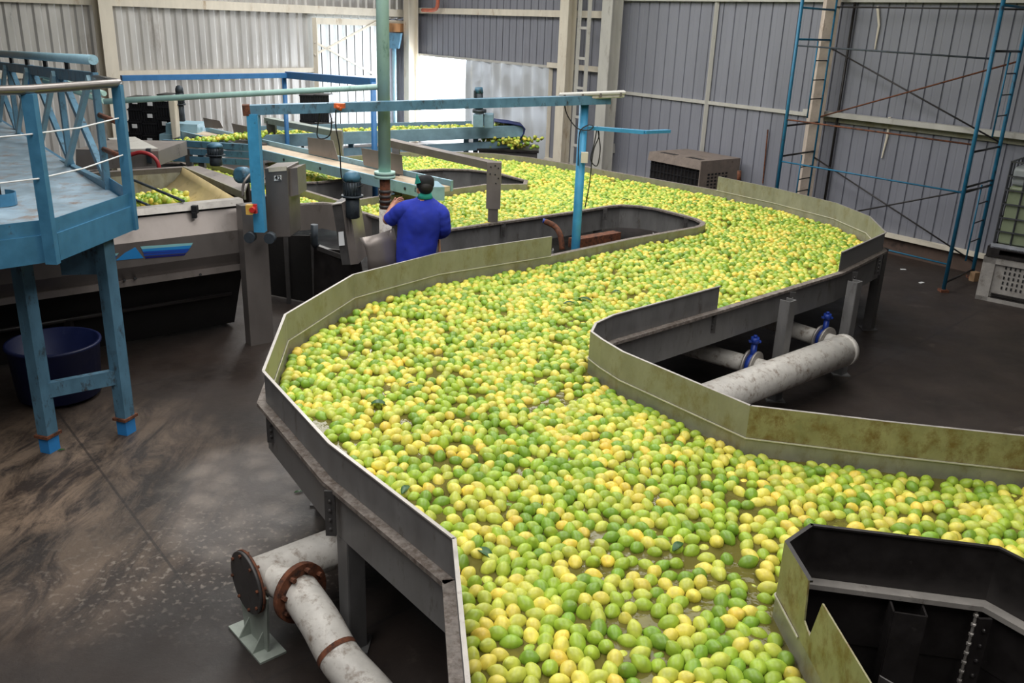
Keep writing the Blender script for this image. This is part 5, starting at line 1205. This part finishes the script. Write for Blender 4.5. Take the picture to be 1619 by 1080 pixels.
jn('shoulder_l', Wp(645, 332), .05, 'upper'); jn('elbow_l', Wp(609, 351, .05), .042, 'shoulder_l'); jn('wrist_l', Wp(619, 328, .26), .028, 'elbow_l'); jn('palm_l', Wp(624, 321, .30), (.036, .018), 'wrist_l')
jn('shoulder_r', Wp(694, 334), .05, 'upper'); jn('elbow_r', Wp(703, 364, .02), .045, 'shoulder_r'); jn('wrist_r', Wp(690, 374, .25), .028, 'elbow_r'); jn('palm_r', Wp(684, 376, .33), (.036, .018), 'wrist_r')
for sx_, sg in (('l', -1), ('r', 1)):
    jn('hip_'+sx_, hip+Vector((sg*.09, 0, -.05)), .085, 'pelvis'); jn('knee_'+sx_, V3(hip+Vector((sg*.11, .03, 0)), .5), .06, 'hip_'+sx_); jn('ankle_'+sx_, V3(hip+Vector((sg*.12, -.02, 0)), .09), .042, 'knee_'+sx_); jn('toe_'+sx_, V3(hip+Vector((sg*.13, .15, 0)), .05), .038, 'ankle_'+sx_)
for sx_, base_, dirm in (('l', 'palm_l', (Wp(634, 316, .33)-Wp(624, 321, .30))), ('r', 'palm_r', Vector((-.05, .08, -.02)))):
    d_ = dirm.normalized(); s2 = d_.cross(Vector((0, 0, 1))).normalized(); up2 = s2.cross(d_); b_p = R_[J[base_]][0]
    for k in range(4):
        o1 = b_p+d_*.035+up2*(.024-.016*k); o2 = o1+d_*(.034 if k in (1, 2) else .028)+s2*.006; o3 = o2+d_*.022+s2*.018
        jn('f%s%da' % (sx_, k), o1, .009, base_); jn('f%s%db' % (sx_, k), o2, .008, 'f%s%da' % (sx_, k)); jn('f%s%dc' % (sx_, k), o3, .0065, 'f%s%db' % (sx_, k))
    jn('t%sa' % sx_, b_p+up2*.032+d_*.005+s2*.01, .010, base_); jn('t%sb' % sx_, b_p+up2*.05+d_*.026+s2*.016, .0085, 't%sa' % sx_)
me = bpy.data.meshes.new('body'); me.from_pydata([p for p, r in R_], E_, []); me.materials.append(skin)
bo = bpy.data.objects.new('body', me); COL.objects.link(bo); bo.parent = man; bo.matrix_parent_inverse = man.matrix_world.inverted()
sk = bo.modifiers.new('skin', 'SKIN'); sk.use_smooth_shade = True
if not me.skin_vertices: me.attributes
for i, (p, r) in enumerate(R_):
    v = me.skin_vertices[0].data[i]; v.radius = (r, r) if not isinstance(r, tuple) else r; v.use_root = (i == 0)
sb2 = bo.modifiers.new('sub', 'SUBSURF'); sb2.levels = 1; sb2.render_levels = 2
def loft(rows, n=24, m=None, name='cloth', parent=None, fold=0.0, cap=True):
    bm = B(); rings = []
    for i, (c, rx_, ry_) in enumerate(rows):
        c = Vector(c); rings.append([bm.verts.new(c+Vector(((rx_*(1+fold*math.sin(5*t+i*.9)))*math.cos(t), (ry_*(1+fold*math.sin(4*t+i*1.3)))*math.sin(t), 0))) for t in [2*math.pi*k/n for k in range(n)]])
    for a_, c_ in zip(rings, rings[1:]):
        for k in range(n): bm.faces.new((a_[k], a_[(k+1) % n], c_[(k+1) % n], c_[k])).smooth = True
    if cap: bm.faces.new(rings[0][::-1]); bm.faces.new(rings[-1])
    return fin(name, bm, m, parent)
mpp = .00585
def row(cx_, y_, hw, ry_, dy=0): return (Wp(cx_, y_, dy), hw*mpp, ry_)
trows = [row(657, 432, 31, .125), row(657, 418, 31, .125), row(657, 404, 31, .122), row(658.5, 390, 32, .118), row(661, 375, 33, .12), row(664, 360, 35, .125), row(666, 347, 36.5, .13), row(668, 336, 37, .125), row(669, 328, 35, .11), row(670, 322, 29, .092), row(671, 317, 20, .075), row(672, 313, 12.5, .062), row(672, 310, 10.5, .058)]
body_s = loft(trows, 28, shirt_m, 'shirt', man, .018)
ctx = bpy.data.textures.new('folds', 'CLOUDS'); ctx.noise_scale = .13
def folds(o, st=.022):
    m1 = o.modifiers.new('sub', 'SUBSURF'); m1.levels = 1; m1.render_levels = 2
    m2 = o.modifiers.new('folds', 'DISPLACE'); m2.texture = ctx; m2.strength = st; m2.texture_coords = 'GLOBAL'
folds(body_s)
bm = B()
def sleeve(ptsr, n=18):
    P2 = curve_pts([p for p, r in ptsr], 5); rr = []
    for i in range(len(P2)):
        t = i/5; k = min(int(t), len(ptsr)-2); f_ = t-k; rr.append((ptsr[k][1]*(1-f_)+ptsr[k+1][1]*f_)*(1+.035*math.sin(i*2.1)))
    return P2, rr
for pr_ in ([(Wp(657, 329, 0), .085), (Wp(640, 332, .0), .085), (Wp(625, 341, .03), .075), (Wp(613, 350, .05), .062)], [(Wp(682, 331), .085), (Wp(696, 337), .082), (Wp(701, 352, .0), .070), (Wp(702, 364, .03), .062), (Wp(694, 371, .17), .05)]):
    P2, rr = sleeve(pr_); o_ = fin('sleeve', tube(B(), P2, rr, 18), shirt_m, man); folds(o_, .016)
fin('collar', (lambda bm: tube(bm, [Wp(672, 313, .0), Wp(672, 308, .0), Wp(672, 305.5, .01)], [.073, .062, .060], 20))(B()), teal_m, man, label='teal collar')
# head covering: hair, cap, teal front flash, glasses, ear
bm = B(); bmesh.ops.create_uvsphere(bm, u_segments=20, v_segments=12, radius=1, matrix=Matrix.Translation(Wp(673, 296, -.018)) @ Matrix.Diagonal((.068, .078, .066, 1))); fin('hair', bm, hair_m, man, True)
cc = Wp(672.5, 291, .0)
bm = B(); lathe(bm, cc-Vector((0, 0, .01)), [(.074, -.02), (.080, 0), (.083, .03), (.080, .055), (.062, .078), (.03, .09), (.001, .092)], 22, (-.1, .12, 1)); fin('cap', bm, cap_m, man, label='black round cap')
bm = B(); hexa(bm, [Wp(655.5, 292, -.03), Wp(664.5, 289, -.10), Wp(665, 288, -.085), Wp(656, 291, .0)], [Wp(658.5, 275, -.05), Wp(659.5, 275, -.06), Wp(659.5, 275, -.05), Wp(658.5, 275, -.04)]); fin('cap_flash', bm, teal_m, man, label='pointed teal flash on the side of the cap')
bm = B(); bmesh.ops.create_uvsphere(bm, u_segments=10, v_segments=8, radius=1, matrix=Matrix.Translation(Wp(660.5, 301, -.005)) @ Matrix.Diagonal((.012, .02, .028, 1))); fin('ear', bm, skin, man, True)
fin('glasses', tube(B(), [Wp(660, 297, -.01), Wp(656.5, 297, .07), Wp(656.2, 303, .09), Wp(657, 303, .07)], .0035, 6), rubber, man)
hz_ = hip
def trou(sg): return [(hip+Vector((sg*.05, 0, .0)), .10), (hip+Vector((sg*.08, 0, -.08)), .10), (V3(hip+Vector((sg*.11, .02, 0)), .5), .082), (V3(hip+Vector((sg*.12, -.01, 0)), .12), .068)]
for sg in (-1, 1):
    P2, rr = sleeve(trou(sg)); fin('trouser_leg', tube(B(), P2, rr, 18), trouser_m, man)
    c_ = V3(hip+Vector((sg*.125, .06, 0)), .05); bm = B(); bmesh.ops.create_uvsphere(bm, u_segments=14, v_segments=8, radius=1, matrix=Matrix.Translation(c_) @ Matrix.Diagonal((.055, .15, .05, 1))); fin('boot', bm, rubber, man, True)
tag(fin('push_rod', tube(B(), [Wp(694, 378, .2), Wp(695, 400, .16), Wp(695, 430, .16)], .012, 8), wood), 'short wooden rod with a white tip in the right hand of the worker', 'rod')
